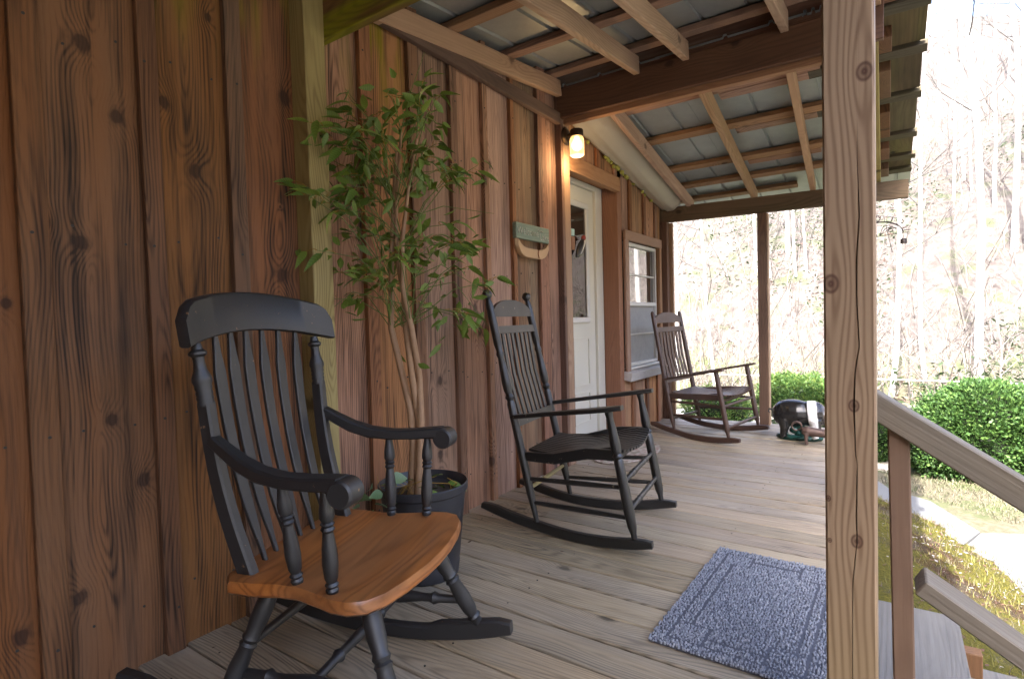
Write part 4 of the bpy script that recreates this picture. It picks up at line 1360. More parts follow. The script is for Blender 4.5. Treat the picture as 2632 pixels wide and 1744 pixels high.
# twig tips surveyed over the crown (lateral, height)
tips = []
for (cl, cz, rl, rzz, cnt) in ((-.27, 1.74, .14, .12, 9), (-.04, 1.86, .15, .08, 8), (.13, 1.66, .11, .10, 7), (-.31, 1.50, .13, .12, 9), (-.12, 1.64, .13, .12, 8), (.06, 1.42, .12, .10, 5), (-.20, 1.26, .15, .10, 6),
                               (.17, 1.28, .11, .10, 5), (-.30, 1.14, .1, .07, 3), (.12, 1.08, .14, .06, 4), (-.05, 1.30, .08, .10, 3)):
    for _ in range(cnt):
        tips.append((cl + lr.gauss(0, .55) * rl, cz + lr.gauss(0, .55) * rzz))
mbt, mbo = MB(), MB()
nleaf = 0
for (la, z) in tips:
    dep = lr.uniform(-.20, .12)
    sgm = lr.choice(stems)
    zb = max(1.0, z - lr.uniform(.12, .38))
    k = min(range(len(sgm)), key=lambda i: abs(sgm[i][1] - zb))
    base = pp(*[sgm[k][0], sgm[k][1], sgm[k][2]])
    tip = pp(la, z, dep)
    mid = base.lerp(tip, .55) + Vector((0, 0, .05))
    mbt.tube([base, mid, tip], [.0022, .0017, .0010], 5, False)
    out = (tip - mid).normalized()
    nl = lr.randint(3, 4)
    for j in range(nl):
        t = .55 + .5 * j / max(1, nl - 1)
        p = mid.lerp(tip, min(1, t)) + Vector((lr.uniform(-.02, .02), lr.uniform(-.02, .02), lr.uniform(-.015, .015)))
        d = out + Vector((lr.uniform(-1, 1), lr.uniform(-1, 1), lr.uniform(-.4, .35)))
        st = p + d.normalized() * .022
        mbo.tube([mid.lerp(tip, min(1, t)), (p + mid.lerp(tip, min(1, t))) / 2 + Vector((lr.uniform(-.006, .006), 0, .006)), st], [.0016, .0014, .0010], 4, False)
        hang_leaf(st, d, LM, lr.uniform(.1, .9))
        nleaf += 1
# the rest of the crown, behind the leaves that can be picked out
mbf = MB()
for _ in range(380):
    la, z = lr.choice(tips)
    p = pp(la * .8 - .02 + lr.gauss(0, .07), z + lr.gauss(0, .07), lr.uniform(-.05, .16))
    ax = Vector((lr.gauss(0, 1), lr.gauss(0, 1), lr.gauss(-.4, .5))).normalized()
    sd = ax.cross(Vector((lr.gauss(0, 1), lr.gauss(0, 1), lr.gauss(0, 1)))).normalized()
    L, W = lr.uniform(.055, .088), lr.uniform(.012, .016)
    up = ax.cross(sd) * .004
    mbf.add([p, p + ax * L * .3 + sd * W * .9 + up, p + ax * L * .65 + sd * W * .7 + up, p + ax * L, p + ax * L * .65 - sd * W * .7 + up, p + ax * L * .3 - sd * W * .9 + up, p + ax * L * .5],
            [(0, 1, 6), (1, 2, 6), (2, 3, 6), (3, 4, 6), (4, 5, 6), (5, 0, 6)])
tag(mbf.build("inner_foliage", M_leaf, tree, 60), kind="stuff")
# long bare wisps
for (a0, z0, a1, z1, a2, z2) in ((-.11, 1.42, -.30, 1.55, -.507, 1.86), (-.1, 1.5, -.25, 1.52, -.46, 1.60), (-.08, 1.35, -.2, 1.40, -.47, 1.36), (-.06, 1.1, -.25, 1.15, -.42, 1.02), (.0, 1.45, .12, 1.50, .33, 1.47),
                                 (-.02, 1.2, .1, 1.25, .30, 1.12), (-.03, 1.15, .15, 1.18, .28, 1.0), (-.05, 1.75, .0, 1.9, .06, 2.06), (-.1, 1.7, -.16, 1.85, -.26, 1.98)):
    dep = lr.uniform(-.1, .1)
    mbt.tube([pp(a0, z0), pp(a1, z1, dep), pp(a2, z2, dep)], [.0022, .0017, .0008], 5, False)
for (a, z) in ((-.515, 1.875), (-.50, 1.845), (.27, 1.06), (.275, .99), (.25, 1.20), (-.43, 1.38), (-.435, 1.45)):
    hang_leaf(pp(a, z), Vector((lr.uniform(-1, 1), lr.uniform(-1, 1), -.5)), LM)
# loose sprigs in the pot
for (a, z, dep, mm) in ((-.20, .395, -.13, LP), (-.22, .36, -.15, LP), (-.18, .35, -.17, LP), (-.15, .385, -.16, LP), (-.24, .33, -.12, LP), (-.13, .34, -.17, LP), (-.1, .40, -.12, LM), (-.12, .42, -.10, LP), (-.07, .40, -.08, LM),
                        (-.16, .40, -.1, LM), (.05, .38, -.10, LM), (.08, .41, -.05, LM), (.02, .37, -.13, LM), (.06, .36, -.06, LM), (-.02, .38, -.10, LM), (-.20, .32, -.16, LM), (-.26, .36, -.1, LP), (.10, .37, -.02, LM)):
    hang_leaf(pp(a, z, dep), Vector((lr.uniform(-1, 1), lr.uniform(-1, 1), .1)), mm, .15)
for k in range(10):
    a = lr.uniform(-.14, .12)
    mbo.tube([pp(a, .33, lr.uniform(-.12, 0)), pp(a + lr.uniform(-.05, .05), .38, -.08), pp(a + lr.uniform(-.1, .1), .41, lr.uniform(-.15, 0))], [.0018, .0015, .001], 4, False)
tag(mbt.build("twigs", M_twig, tree, 60), kind="stuff")
tag(mbo.build("leaf_stalks", M_twigo, tree, 60), kind="stuff")

# ================================================================== mats
mb = MB()
MX0, MX1, MY0, MY1 = -.628, -.150, 1.640, 2.460
mr = random.Random(5)
step = .0088
nxm, nym = int((MX1 - MX0) / step), int((MY1 - MY0) / step)
mb.box(((MX0 + MX1) / 2, (MY0 + MY1) / 2, .006), (MX1 - MX0, MY1 - MY0, .008), None, 1)
for i in range(nxm + 1):
    for j in range(nym + 1):
        x, y = MX0 + i * step, MY0 + j * step
        ex, ey = min(x - MX0, MX1 - x), min(y - MY0, MY1 - y)
        e = min(ex, ey)
        gro = (abs(e - .045) < .0046) or (abs(e - .085) < .0046 and not (ex < .15 and ey < .15)) or (abs(max(ex, ey) - .15) < .0046 and e < .15 and e > .045 and min(ex, ey) > .045)
        if gro:
            continue
        # coarse looped pile: small chunky tufts
        hgt = .0095 + mr.uniform(0, .0055)
        s = step * mr.uniform(.30, .52)
        cx_, cy_ = x + mr.uniform(-.003, .003), y + mr.uniform(-.003, .003)
        a = mr.uniform(0, PI)
        vs = []
        for r_, h in ((s, .008), (s * .95, hgt), (s * .3, hgt + .003)):
            for k in range(4):
                q = a + k * PI / 2
                vs.append((cx_ + r_ * math.cos(q), cy_ + r_ * math.sin(q), h))
        mb.add(vs, [(0, 1, 5, 4), (1, 2, 6, 5), (2, 3, 7, 6), (3, 0, 4, 7), (4, 5, 9, 8), (5, 6, 10, 9), (6, 7, 11, 10), (7, 4, 8, 11), (8, 9, 10, 11)])
b = NB("blue_grey_looped_pile")
wn_ = b.n("ShaderNodeTexWhiteNoise", {0: b.n("ShaderNodeVectorMath", {0: b.obj(), 1: (.006, .006, 5.0)}, operation='SNAP').outputs[0]}, noise_dimensions='3D')
nn = b.noise(b.obj(), 140.0, 3.0, .7)
ccol = b.mix(b.step(nn, .35, .68), (.185, .203, .245), (.36, .383, .435))
ccol = b.mix(b.m('MULTIPLY', b.step(wn_.outputs[0], .72, .95), .8), ccol, (.47, .487, .525))
ccol = b.mix(b.step(b.noise(b.obj(), 60.0, 2.0, .6), .72, .78), ccol, (.18, .12, .08))
M_mat = b.out(Base_Color=ccol, Roughness=.85, Specular_IOR_Level=.25)
MC = Vector(((MX0 + MX1) / 2, (MY0 + MY1) / 2, 0))
mb.v = [tuple(Vector(p) - MC) for p in mb.v]
mat_ob = mb.build("door_mat", [M_mat, plain("navy_mat_backing", (.075, .082, .105), .9)], None, 0, loc=MC + Vector((0, 0, .001)))
mat_ob.rotation_euler = (0, 0, RAD(-1.2))
tag(mat_ob, "blue grey looped door mat lying at the top of the steps", "mat")

mb = MB()
mb.slab([(.22 * math.cos(2 * PI * k / 40), .40 * math.sin(2 * PI * k / 40)) for k in range(40)], 0.0, .009, None, 0, .004)
b = NB("faded_floral_rug")
v1 = b.n("ShaderNodeTexVoronoi", {"Vector": b.obj(), "Scale": 26.0})
col_ = b.mix(b.step(v1.outputs[0], .1, .5), (.30, .13, .11), (.42, .36, .30))
col_ = b.mix(b.step(b.noise(b.obj(), 18.0, 3.0, .6), .5, .6), col_, (.26, .22, .17))
tag(mb.build("oval_rug", b.out(Base_Color=col_, Roughness=.9, Specular_IOR_Level=.1), None, 40, loc=(-1.665, 3.93, .002)), "small oval floral rug before the cabin door", "rug")

# ================================================================== wall lamp
lamp = thing("wall_lamp", "lit mason jar wall lamp on the post beside the door", "lamp", (-1.85, 3.42, 2.27))
M_bronze = plain("oiled_bronze", (0.045, 0.028, 0.018), 0.42, 0.6)
mb = MB()
mb.turned((0.001, 0, 0), (0.022, 0, 0), [(0, .060), (.3, .062), (.6, .052), (.85, .046), (1, .030)], 24)
mb.build("back_plate", M_bronze, lamp)
mb = MB()
mb.tube([(0.018, 0, 0), (0.05, -.008, .006), (0.085, -.018, .008), (0.105, -.03, -.004)], .010, 10)
mb.build("arm", M_bronze, lamp)
JC = Vector((0.105, -.035, 0))
mb = MB()
mb.turned(JC + Vector((0, 0, -.032)), JC + Vector((0, 0, .018)), [(0, .043), (.12, .0445), (.8, .0445), (.92, .041), (1, .02)], 24)
mb.build("cap", M_bronze, lamp)
M_jar = NB("frosted_jar_glass").out(Base_Color=(1.0, .93, .80), Roughness=.55, Transmission_Weight=.8, IOR=1.2, Emission_Color=(1.0, .58, .20), Emission_Strength=.065)
mb = MB()
mb.turned(JC + Vector((0, 0, -.165)), JC + Vector((0, 0, -.030)), [(0, .030), (.03, .040), (.08, .047), (.2, .048), (.78, .048), (.9, .044), (1, .038)], 24)
mb.build("jar", M_jar, lamp)
b = NB("warm_bulb")
b.out(Base_Color=(1, .8, .5), Emission_Color=(1.0, .62, .24), Emission_Strength=1.1)
mb = MB()
mb.turned(JC + Vector((0, 0, -.125)), JC + Vector((0, 0, -.035)), [(0, .008), (.1, .020), (.3, .029), (.5, .029), (.75, .018), (.9, .012), (1, .012)], 16)
mb.build("bulb", b.mat, lamp)
pl = bpy.data.lights.new("lamp_glow", 'POINT')
pl.energy = .9
pl.color = (1.0, .66, .32)
pl.shadow_soft_size = .05
pl_o = bpy.data.objects.new("lamp_glow", pl)
COL.objects.link(pl_o)
pl_o.parent = lamp
pl_o.location = JC + Vector((0.0, 0, -.19))

# ================================================================== welcome sign with canoe
sign = thing("wall_sign", "green wooden welcome sign with a hanging canoe on the wall", "sign", (-1.878, 2.97, 1.56))
M_sgn = wood("green_painted_board", 'Y', (.25, .29, .21), (.13, .165, .125), spacing=.02, ring=.3, streak=.5, blotch=.5, bump=.3, rough=.7, vary=0, autoknots=1.0)
board("sign_board", (.028, .385, .096), (.016, 0, .0), M_sgn, sign)
cv = bpy.data.curves.new("lettering", 'FONT')
M_let = plain("cream_lettering", (.36, .36, .28), .7)


def text(body, size, y, z):
    c = bpy.data.curves.new("lettering", 'FONT')
    c.body = body
    c.size = size
    c.extrude = .0015
    c.align_x = 'LEFT'
    c.materials.append(M_let)
    o = bpy.data.objects.new("lettering_tmp", c)
    COL.objects.link(o)
    dg = bpy.context.evaluated_depsgraph_get()
    me = bpy.data.meshes.new_from_object(o.evaluated_get(dg))
    bpy.data.objects.remove(o)
    me.materials.clear()
    me.materials.append(M_let)
    return put("lettering", me, sign, (.0315, y, z), (PI / 2, 0, PI / 2))


text("Welcome", .062, -.185, -.020)
text("to the", .024, .055, .014)
text("Lake", .060, .072, -.034)
for y in (-.15, .12):
    mb = MB()
    mb.tube([(.014, y, -.045), (.014, y, -.085)], .004, 8)
    mb.build("dowel", M_stem, sign)
mb = MB()
poly = []
for i in range(25):
    a = -1 + 2 * i / 24
    top = -.098 + .052 * abs(a) ** 4.5
    poly.append((a * .188, top))
for i in range(25):
    a = 1 - 2 * i / 24
    bot = -.158 + .075 * abs(a) ** 5
    poly.append((a * .192 * (1 + .01 * (1 - abs(a))), bot))
MM = Matrix(((0, 0, 1, 0), (1, 0, 0, 0), (0, 1, 0, 0), (0, 0, 0, 1)))
n = len(poly)
vs = []
for d, k in ((.004, .97), (.018, 1.0), (.034, .93)):
    for (yy, zz) in poly:
        vs.append((d, yy * (k if abs(yy) > .1 else 1), -.128 + (zz + .128) * k))
fs = [(r * n + i, r * n + (i + 1) % n, (r + 1) * n + (i + 1) % n, (r + 1) * n + i) for r in range(2) for i in range(n)]
for r in (0, 2):
    for i in range(24):
        q = (r * n + i, r * n + i + 1, r * n + n - 2 - i, r * n + n - 1 - i)
        fs.append(q if r == 0 else q[::-1])
mb.add(vs, fs)
mb.build("canoe", plain("pale_carved_wood", (.46, .29, .15), .55, nscale=30, namp=.12), sign, 45)
mb = MB()
mb.tube([(.036, .052, -.098), (.037, .040, -.125), (.036, .050, -.152)], .0035, 6)
mb.build("canoe_band", plain("brown_inlay", (.20, .07, .02), .6), sign)

# ================================================================== woodpecker knocker on the door
wp = thing("door_ornament", "black and white woodpecker ornament hanging on the white door", "ornament", (-2.045, 3.90, 1.50))
M_blk = plain("black_gloss", (.02, .02, .02), .35)
M_wht = plain("white_gloss", (.75, .74, .70), .4)
mb = MB()
Mr = Matrix.Rotation(RAD(-38), 3, 'X')
mb.sphere((.03, .02, .07), (.022, .030, .095), 14, 8, Mr)
mb.build("body", M_blk, wp)
mb = MB()
mb.sphere((.035, .052, .078), (.016, .010, .085), 10, 8, Mr)
mb.build("wing_stripe", M_wht, wp)
mb = MB()
mb.sphere((.03, .085, .155), (.018, .022, .022), 12, 8)
mb.build("head", plain("red_gloss", (.25, .03, .02), .4), wp)
mb = MB()
mb.tube([(.03, .10, .158), (.02, .135, .15)], [.006, .001], 8)
mb.build("beak", M_blk, wp)
mb = MB()
mb.box((.012, -.07, .10), (.02, .05, .10))
mb.build("block", M_orange, wp, 0)
mb = MB()
mb.box((.012, -.07, .185), (.016, .05, .05))
mb.build("painted_tag", plain("pale_blue_paint", (.35, .52, .52), .5), wp, 0)

# ================================================================== pig statue
pig = thing("pig_statue", "black pig statue with a white shoulder band on a green base", "statue", (-.618, 4.98, 0), RAD(4))


def blob(name, balls, mat, parent, voxel=.006):
    """overlapping ellipsoids and limbs fused into one continuous skin"""
    mb = MB()
    for q in balls:
        if q[0] == 's':
            mb.sphere(q[1], q[2], 18, 12, q[3] if len(q) > 3 else None)
        else:
            mb.tube(q[1], q[2], 12)
    o = mb.build(name, mat, parent, 0)
    rm = o.modifiers.new("fuse", 'REMESH')
    rm.mode = 'VOXEL'
    rm.voxel_size = voxel
    rm.use_smooth_shade = True
    sm_ = o.modifiers.new("soften", 'SMOOTH')
    sm_.factor = .5
    sm_.iterations = 6
    return o


b = NB("glazed_pig_paint")
x, y, z = b.sep(b.obj())
nz = b.noise(b.obj(), 14.0, 3.0, .6)
xx = b.m('MULTIPLY_ADD', b.m('SUBTRACT', nz, .5), .015, b.m('MULTIPLY_ADD', z, .10, x))
band = b.m('MULTIPLY', b.step(xx, .078, .086), b.step(xx, .150, .140))
face = b.step(xx, .17, .23)
c = b.mix(nz, (.008, .008, .009), (.022, .020, .018))
c = b.mix(band, c, (.78, .77, .76))
c = b.mix(b.m('MULTIPLY', face, .75), c, (.34, .28, .23))
M_pig = b.out(Base_Color=c, Roughness=.22, Specular_IOR_Level=.6)
balls = [('s', (-.045, 0, .210), (.165, .108, .112)), ('s', (-.105, 0, .205), (.100, .104, .108)), ('s', (.085, 0, .212), (.110, .096, .104)), ('s', (.165, 0, .198), (.075, .070, .075)),
         ('s', (.215, 0, .178), (.055, .052, .055)), ('t', [(.215, 0, .165), (.292, 0, .120)], [.042, .026])]
for fx in (-.115, .110):
    for s in (-1, 1):
        balls.append(('t', [(fx, s * .055, .17), (fx + .006, s * .060, .09), (fx - .004, s * .060, .045), (fx + .004, s * .060, .022)], [.050, .034, .025, .029]))
blob("body", balls, M_pig, pig)
for s in (-1, 1):
    mb = MB()
    mb.sphere((.205, s * .048, .252), (.026, .010, .032), 10, 8, Matrix.Rotation(RAD(35), 3, 'Y') @ Matrix.Rotation(s * .5, 3, 'X'))
    mb.build("ear", M_blk, pig)
    mb = MB()
    mb.sphere((.228, s * .040, .198), .007, 8, 6)
    mb.build("eye", M_blk, pig)
mb = MB()
mb.turned((.283, 0, .122), (.300, 0, .112), [(0, .024), (.7, .026), (1, .022)], 14)
mb.build("snout", plain("pink_snout", (.42, .24, .20), .4), pig)
mb = MB()
mb.tube([(-.20, 0, .225), (-.225, .01, .235), (-.232, .0, .215), (-.222, -.01, .205)], [.008, .007, .006, .004], 8)
mb.build("tail", M_blk, pig)
M_teal = plain("teal_glaze", (.010, .055, .045), .3, nscale=18, namp=.6, bump=.2)
mb = MB()
mb.slab([(.165 * math.cos(2 * PI * k / 28) * (1 + .08 * math.sin(5 * k)), .09 * math.sin(2 * PI * k / 28) * (1 + .1 * math.cos(3 * k))) for k in range(28)], 0, .036, None, 0, .012)
for k in range(12):
    mb.sphere((-.01 + rng.uniform(-.03, .035), rng.uniform(-.045, .045), .04 + k * .0075), (rng.uniform(.02, .04), rng.uniform(.02, .03), .03), 8, 6)
tag(mb.build("base", M_teal, pig, 50), "green glazed grassy base")

# cast iron boot scraper pig
iron = thing("cast_iron_pig", "low brown cast iron pig with curled tail in front of the pig statue", "statue", (-.44, 4.80, 0), RAD(8))
M_iron = plain("rusty_cast_iron", (.10, .062, .048), .55, .35, nscale=40, namp=.3, bump=.2)
balls = [('t', [(-.145, 0, .108), (-.11, 0, .108), (0, 0, .095), (.10, 0, .098), (.165, 0, .100)], [.026, .038, .033, .036, .030]), ('s', (.185, 0, .098), (.04, .028, .03)),
         ('t', [(.19, 0, .094), (.25, 0, .076)], [.022, .013])]
for fx in (-.115, .115):
    for s in (-1, 1):
        balls.append(('t', [(fx, s * .022, .09), (fx, s * .03, .045), (fx + .004, s * .031, .006)], [.020, .012, .013]))
blob("body", balls, M_iron, iron, .005)
mb = MB()
mb.tube([(-.165 - .034 * math.sin(2 * PI * k / 14) - .012, .0 + .004 * k / 3, .140 - .034 * math.cos(2 * PI * k / 14)) for k in range(15)], [.0075] * 13 + [.006, .004], 8)
mb.build("tail", M_iron, iron)
for s in (-1, 1):
    mb = MB()
    mb.sphere((.178, s * .026, .128), (.010, .007, .018), 8, 6)
    mb.build("ear", M_iron, iron)

# ================================================================== wrought iron welcome arch with bell on the far post
arch = thing("iron_welcome_arch", "black wrought iron welcome arch with scrolls and a small bell", "ornament", (-.095, 5.60, 1.60))
M_wi = plain("black_wrought_iron", (.03, .022, .02), .5, .5)
mb = MB()
mb.tube([(-.02, 0, .035), (.21, 0, .052)], .0032, 6)
mb.tube([(-.21, 0, .035), (.0, 0, .035)], .0032, 6)
mb.build("base_bar", M_wi, arch)
mb = MB()
mb.tube([(.17 * math.cos(PI * k / 20), 0, .048 + .105 * math.sin(PI * k / 20)) for k in range(21)], .006, 6)
mb.build("arch_bar", M_wi, arch)
mb = MB()
for s in (-1, 1):
    mb.tube([(s * (.09 + (.034 - .0035 * k / 2) * math.cos(k * .45)), 0, .078 + (.028 - .0028 * k / 2) * math.sin(k * .45)) for k in range(17)], .003, 6)
    for q in (0, 1, 2):
        mb.tube([(s * .01, 0, .04), (s * (.03 + .02 * q), 0, .085 + .012 * (2 - q)), (s * (.07 + .03 * q), 0, .12 - .012 * q)], .0028, 6)
mb.build("scroll", M_wi, arch)


def stroke_letter(pts, ang):
    ang_r = RAD(ang)
    rx, rz = .17 * math.cos(ang_r), .048 + .105 * math.sin(ang_r)
    nrm = Vector((math.cos(ang_r) * .8, 0, math.sin(ang_r))).normalized()
    tan = Vector((nrm.z, 0, -nrm.x))
    mb = MB()
    for st in pts:
        mb.tube([Vector((rx, 0, rz)) + tan * (px * .030) + nrm * (.006 + pz * .045) for px, pz in st], .0042, 5)
    mb.build("letter", M_wi, arch)


# the word faces the lawn, so it reads mirrored from the porch
GL = {'W': [[(-.6, 1), (-.3, 0), (0, .7), (.3, 0), (.6, 1)]], 'E': [[(.5, 1), (-.4, 1), (-.4, 0), (.5, 0)], [(-.4, .5), (.3, .5)]], 'L': [[(-.4, 1), (-.4, 0), (.5, 0)]],
      'C': [[(.5, .9), (0, 1), (-.45, .5), (0, 0), (.5, .1)]], 'O': [[(.0, 1), (-.45, .5), (0, 0), (.45, .5), (0, 1)]], 'M': [[(-.6, 0), (-.4, 1), (0, .3), (.4, 1), (.6, 0)]]}
for i, ch in enumerate("WELCOME"):
    stroke_letter([[(-px, pz) for px, pz in st] for st in GL[ch]], 14 + i * 25.3)
mb = MB()
mb.tube([(.175, 0, .048), (.172, 0, .02), (.172, 0, .0)], .0016, 5)
mb.turned((.172, 0, .002), (.172, 0, -.040), [(0, .008), (.1, .022), (.5, .024), (1, .025)], 12)
mb.build("bell", M_wi, arch)
mb = MB()
mb.box((-.045, -.0225, .06), (.05, .03, .12))
mb.box((-.045, -.0225, -.12), (.05, .03, .05))
mb.build("bracket", M_wi, arch, 0)

# ================================================================== hedge bushes
def foliage(name, parent, ell, n, L, W, mats, seed, hollow=.72, flat=None):
    """leaf-sized faces spread through the outer shell of lumpy ellipsoids; ell = [(cx,cy,cz,rx,ry,rz)]"""
    r = random.Random(seed)
    mb = MB()
    tot = sum(e[3] * e[5] + e[3] * e[4] + e[4] * e[5] for e in ell)
    for e in ell:
        m = int(n * (e[3] * e[5] + e[3] * e[4] + e[4] * e[5]) / tot)
        for _ in range(m):
            d = Vector((r.gauss(0, 1), r.gauss(0, 1), r.gauss(0, 1))).normalized()
            lump = 1 + .16 * noise.noise(d * 3.1 + Vector((seed, 0, 0))) + .16 * noise.noise(d * 7.0 + Vector((0, seed, 0))) + .10 * noise.noise(d * 17.0 + Vector((0, seed, 9)))
            if r.random() < .05:
                lump += r.uniform(0, .14)
            k = lump * (hollow + (1.02 - hollow) * r.random() ** .45)
            p = Vector((e[0] + d.x * e[3] * k, e[1] + d.y * e[4] * k, e[2] + d.z * e[5] * k))
            if flat is not None and p.z < flat:
                continue
            ax = (d + Vector((r.uniform(-.8, .8), r.uniform(-.8, .8), r.uniform(-.3, .9)))).normalized()
            sd = ax.cross(Vector((r.uniform(-1, 1), r.uniform(-1, 1), r.uniform(-1, 1)))).normalized()
            q_ = r.uniform(.55, 1.5)
            l, w = L * q_, W * q_ * r.uniform(.8, 1.2)
            up = ax.cross(sd) * (w * .35)
            mb.add([p, p + ax * l * .5 + sd * w + up, p + ax * l, p + ax * l * .5 - sd * w + up], [(0, 1, 2), (0, 2, 3)], r.randrange(len(mats)))
    for _ in range(n // 260):
        e = r.choice(ell)
        d = Vector((r.gauss(0, 1), r.gauss(0, 1), abs(r.gauss(.4, .8)))).normalized()
        p = Vector((e[0] + d.x * e[3] * .95, e[1] + d.y * e[4] * .95, e[2] + d.z * e[5] * .95))
        dr = (d + Vector((r.gauss(0, .35), r.gauss(0, .35), .5))).normalized()
        Ls = r.uniform(.05, .13)
        for k in range(9):
            q = p + dr * Ls * k / 8
            ax = (dr * .6 + Vector((r.gauss(0, 1), r.gauss(0, 1), r.gauss(0, 1)))).normalized()
            sd = ax.cross(dr).normalized()
            l = L * r.uniform(.6, 1.0)
            mb.add([q, q + ax * l * .5 + sd * W, q + ax * l, q + ax * l * .5 - sd * W], [(0, 1, 2), (0, 2, 3)], r.randrange(len(mats)))
    return mb.build(name, mats, parent, 0)


def simple_leaf(name, col, tr=.3):
    b = NB(name)
    nz = b.noise(b.obj(), 3.0, 3.0, .6)
    c = b.mix(nz, tuple(q * .75 for q in col), tuple(q * 1.25 for q in col))
    b.out(Base_Color=c, Roughness=.5, Specular_IOR_Level=.35)
    t_ = b.n("ShaderNodeBsdfTranslucent", {"Color": c})
    mx = b.n("ShaderNodeMixShader", {0: tr})
    b.nt.links.new(b.bsdf.outputs[0], mx.inputs[1])
    b.nt.links.new(t_.outputs[0], mx.inputs[2])
    b.nt.links.new(mx.outputs[0], b.nt.nodes["Material Output"].inputs[0])
    return b.mat


M_h1, M_h2, M_h3 = simple_leaf("boxwood_leaf", (.055, .118, .030)), simple_leaf("boxwood_leaf_light", (.10, .18, .045)), simple_leaf("boxwood_leaf_dark", (.030, .068, .019))
M_h4 = simple_leaf("boxwood_leaf_yellow", (.14, .20, .048))
M_bark = plain("grey_bark", (.16, .12, .09), .9, nscale=20, namp=.4, bump=.5)
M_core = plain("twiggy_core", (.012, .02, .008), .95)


def bush(label, c, ell, n, mats, seed):
    t = thing("hedge_bush", label, "bush", c, 0, "clipped evergreen bushes")
    foliage("crown", t, ell, n, .034, .0105, mats, seed, .70, -.02)
    mb = MB()
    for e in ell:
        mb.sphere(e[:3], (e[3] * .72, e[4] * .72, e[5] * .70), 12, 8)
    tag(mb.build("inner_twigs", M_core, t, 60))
    mb = MB()
    for k in range(5):
        a = k * 1.3
        mb.tube([(.05 * math.cos(a), .05 * math.sin(a), -.05), (.2 * math.cos(a), .15 * math.sin(a), .3)], [.02, .01], 6)
    mb.build("trunk", M_bark, t)
    return t


bush("broad dark green clipped bush behind the stair railing", (.78, 7.35, -.71), [(0, 0, .44, .60, .48, .50), (-.38, -.12, .33, .32, .32, .36), (.45, -.05, .42, .45, .42, .46), (.0, -.05, .66, .42, .36, .32), (.9, .05, .40, .5, .45, .46)], 60000, [M_h1, M_h2, M_h1, M_h3], 3)
bush("bright yellow green clipped bush behind the pig statue", (-.98, 8.2, -.71), [(0, 0, .45, .52, .48, .44), (-.25, .05, .62, .30, .3, .28), (.32, -.1, .42, .42, .4, .38), (.62, .05, .30, .28, .3, .30)], 30000, [M_h2, M_h4, M_h1, M_h2], 5)
bush("small green bush at the path between railing and post", (-.20, 7.6, -.71), [(0, 0, .30, .24, .25, .32), (-.15, .1, .4, .22, .22, .28)], 10000, [M_h1, M_h2, M_h3], 8)
bush("green shrub seen low beneath the far rocking chair", (-2.35, 8.9, -.71), [(0, 0, .30, .40, .35, .30), (.3, .1, .22, .3, .3, .22)], 9000, [M_h2, M_h4, M_h1], 11)

# ================================================================== bare trees on the hillside
M_trunk = NB("pale_bark")
tn = M_trunk.noise(M_trunk.obj(), 5.0, 4.0, .6)
M_trunk = M_trunk.out(Base_Color=M_trunk.mix(tn, (.20, .197, .193), (.48, .475, .468)), Roughness=.9, Specular_IOR_Level=.1)
M_branch = plain("branch_bark", (.06, .058, .056), .9, nscale=8, namp=.3)


def bare_tree(seed, H, R0, spread, levels=3):
    r = random.Random(seed)
    tr, br = MB(), MB()
    pts, rad = [], []
    x = y = 0.0
    nseg = 9
    for i in range(nseg + 1):
        t = i / nseg
        pts.append(Vector((x, y, -.4 + (H + .4) * t)))
        rad.append(R0 * (1 - t) ** .8 + .008 + (R0 * .35 if i == 0 else 0))
        x += r.gauss(0, .012) * H * .45
        y += r.gauss(0, .012) * H * .45
    tr.tube(pts, rad, 7, False)

    def grow(p, d, L, rd, lev):
        q = [p]
        dd = d.copy()
        for k in range(4):
            dd = (dd + Vector((r.gauss(0, .14), r.gauss(0, .14), .07 + r.gauss(0, .08)))).normalized()
            q.append(q[-1] + dd * L / 4)
        br.tube(q, [rd, rd * .8, rd * .6, rd * .42, rd * .2], 4 if lev > 1 else 3, False)
        if lev > 0:
            for k in range(r.randint(3, 4)):
                b0 = q[r.randint(1, 3)]
                nd = (dd + Vector((r.gauss(0, .6), r.gauss(0, .6), r.gauss(.1, .35)))).normalized()
                grow(b0, nd, L * r.uniform(.4, .62), rd * .45, lev - 1)

    nb = int(9 + H * .55)
    for k in range(nb):
        t = .28 + .70 * (k + r.random()) / nb
        i = min(nseg - 1, int(t * nseg))
        p = pts[i].lerp(pts[i + 1], t * nseg - i)
        a = r.uniform(0, 2 * PI)
        up = r.uniform(.25, .9)
        grow(p, Vector((math.cos(a), math.sin(a), up)).normalized(), H * spread * (1.12 - t) * r.uniform(.7, 1.2), max(.006, R0 * (1 - t) * .42), levels - 1)
    return tr.mesh("trunk", M_trunk, 60), br.mesh("branches", M_branch, 0)


VAR = [bare_tree(s, H, R0, sp) for s, H, R0, sp in ((1, 11, .042, .20), (2, 13, .052, .18), (3, 9, .032, .24), (4, 15, .070, .18), (5, 6, .024, .30), (6, 12, .040, .20), (12, 8, .028, .28))]
tr_ = random.Random(17)


def plant_tree(x, y, k, label, group="bare trees on the hillside", s=1.0):
    t = thing("bare_tree", label, "tree", (x, y, ground_z(x, y)), tr_.uniform(0, 6.28), group)
    t.scale = (s, s, s * tr_.uniform(.9, 1.12))
    put("trunk", VAR[k][0], t)
    put("branches", VAR[k][1], t)["kind"] = "stuff"
    return t


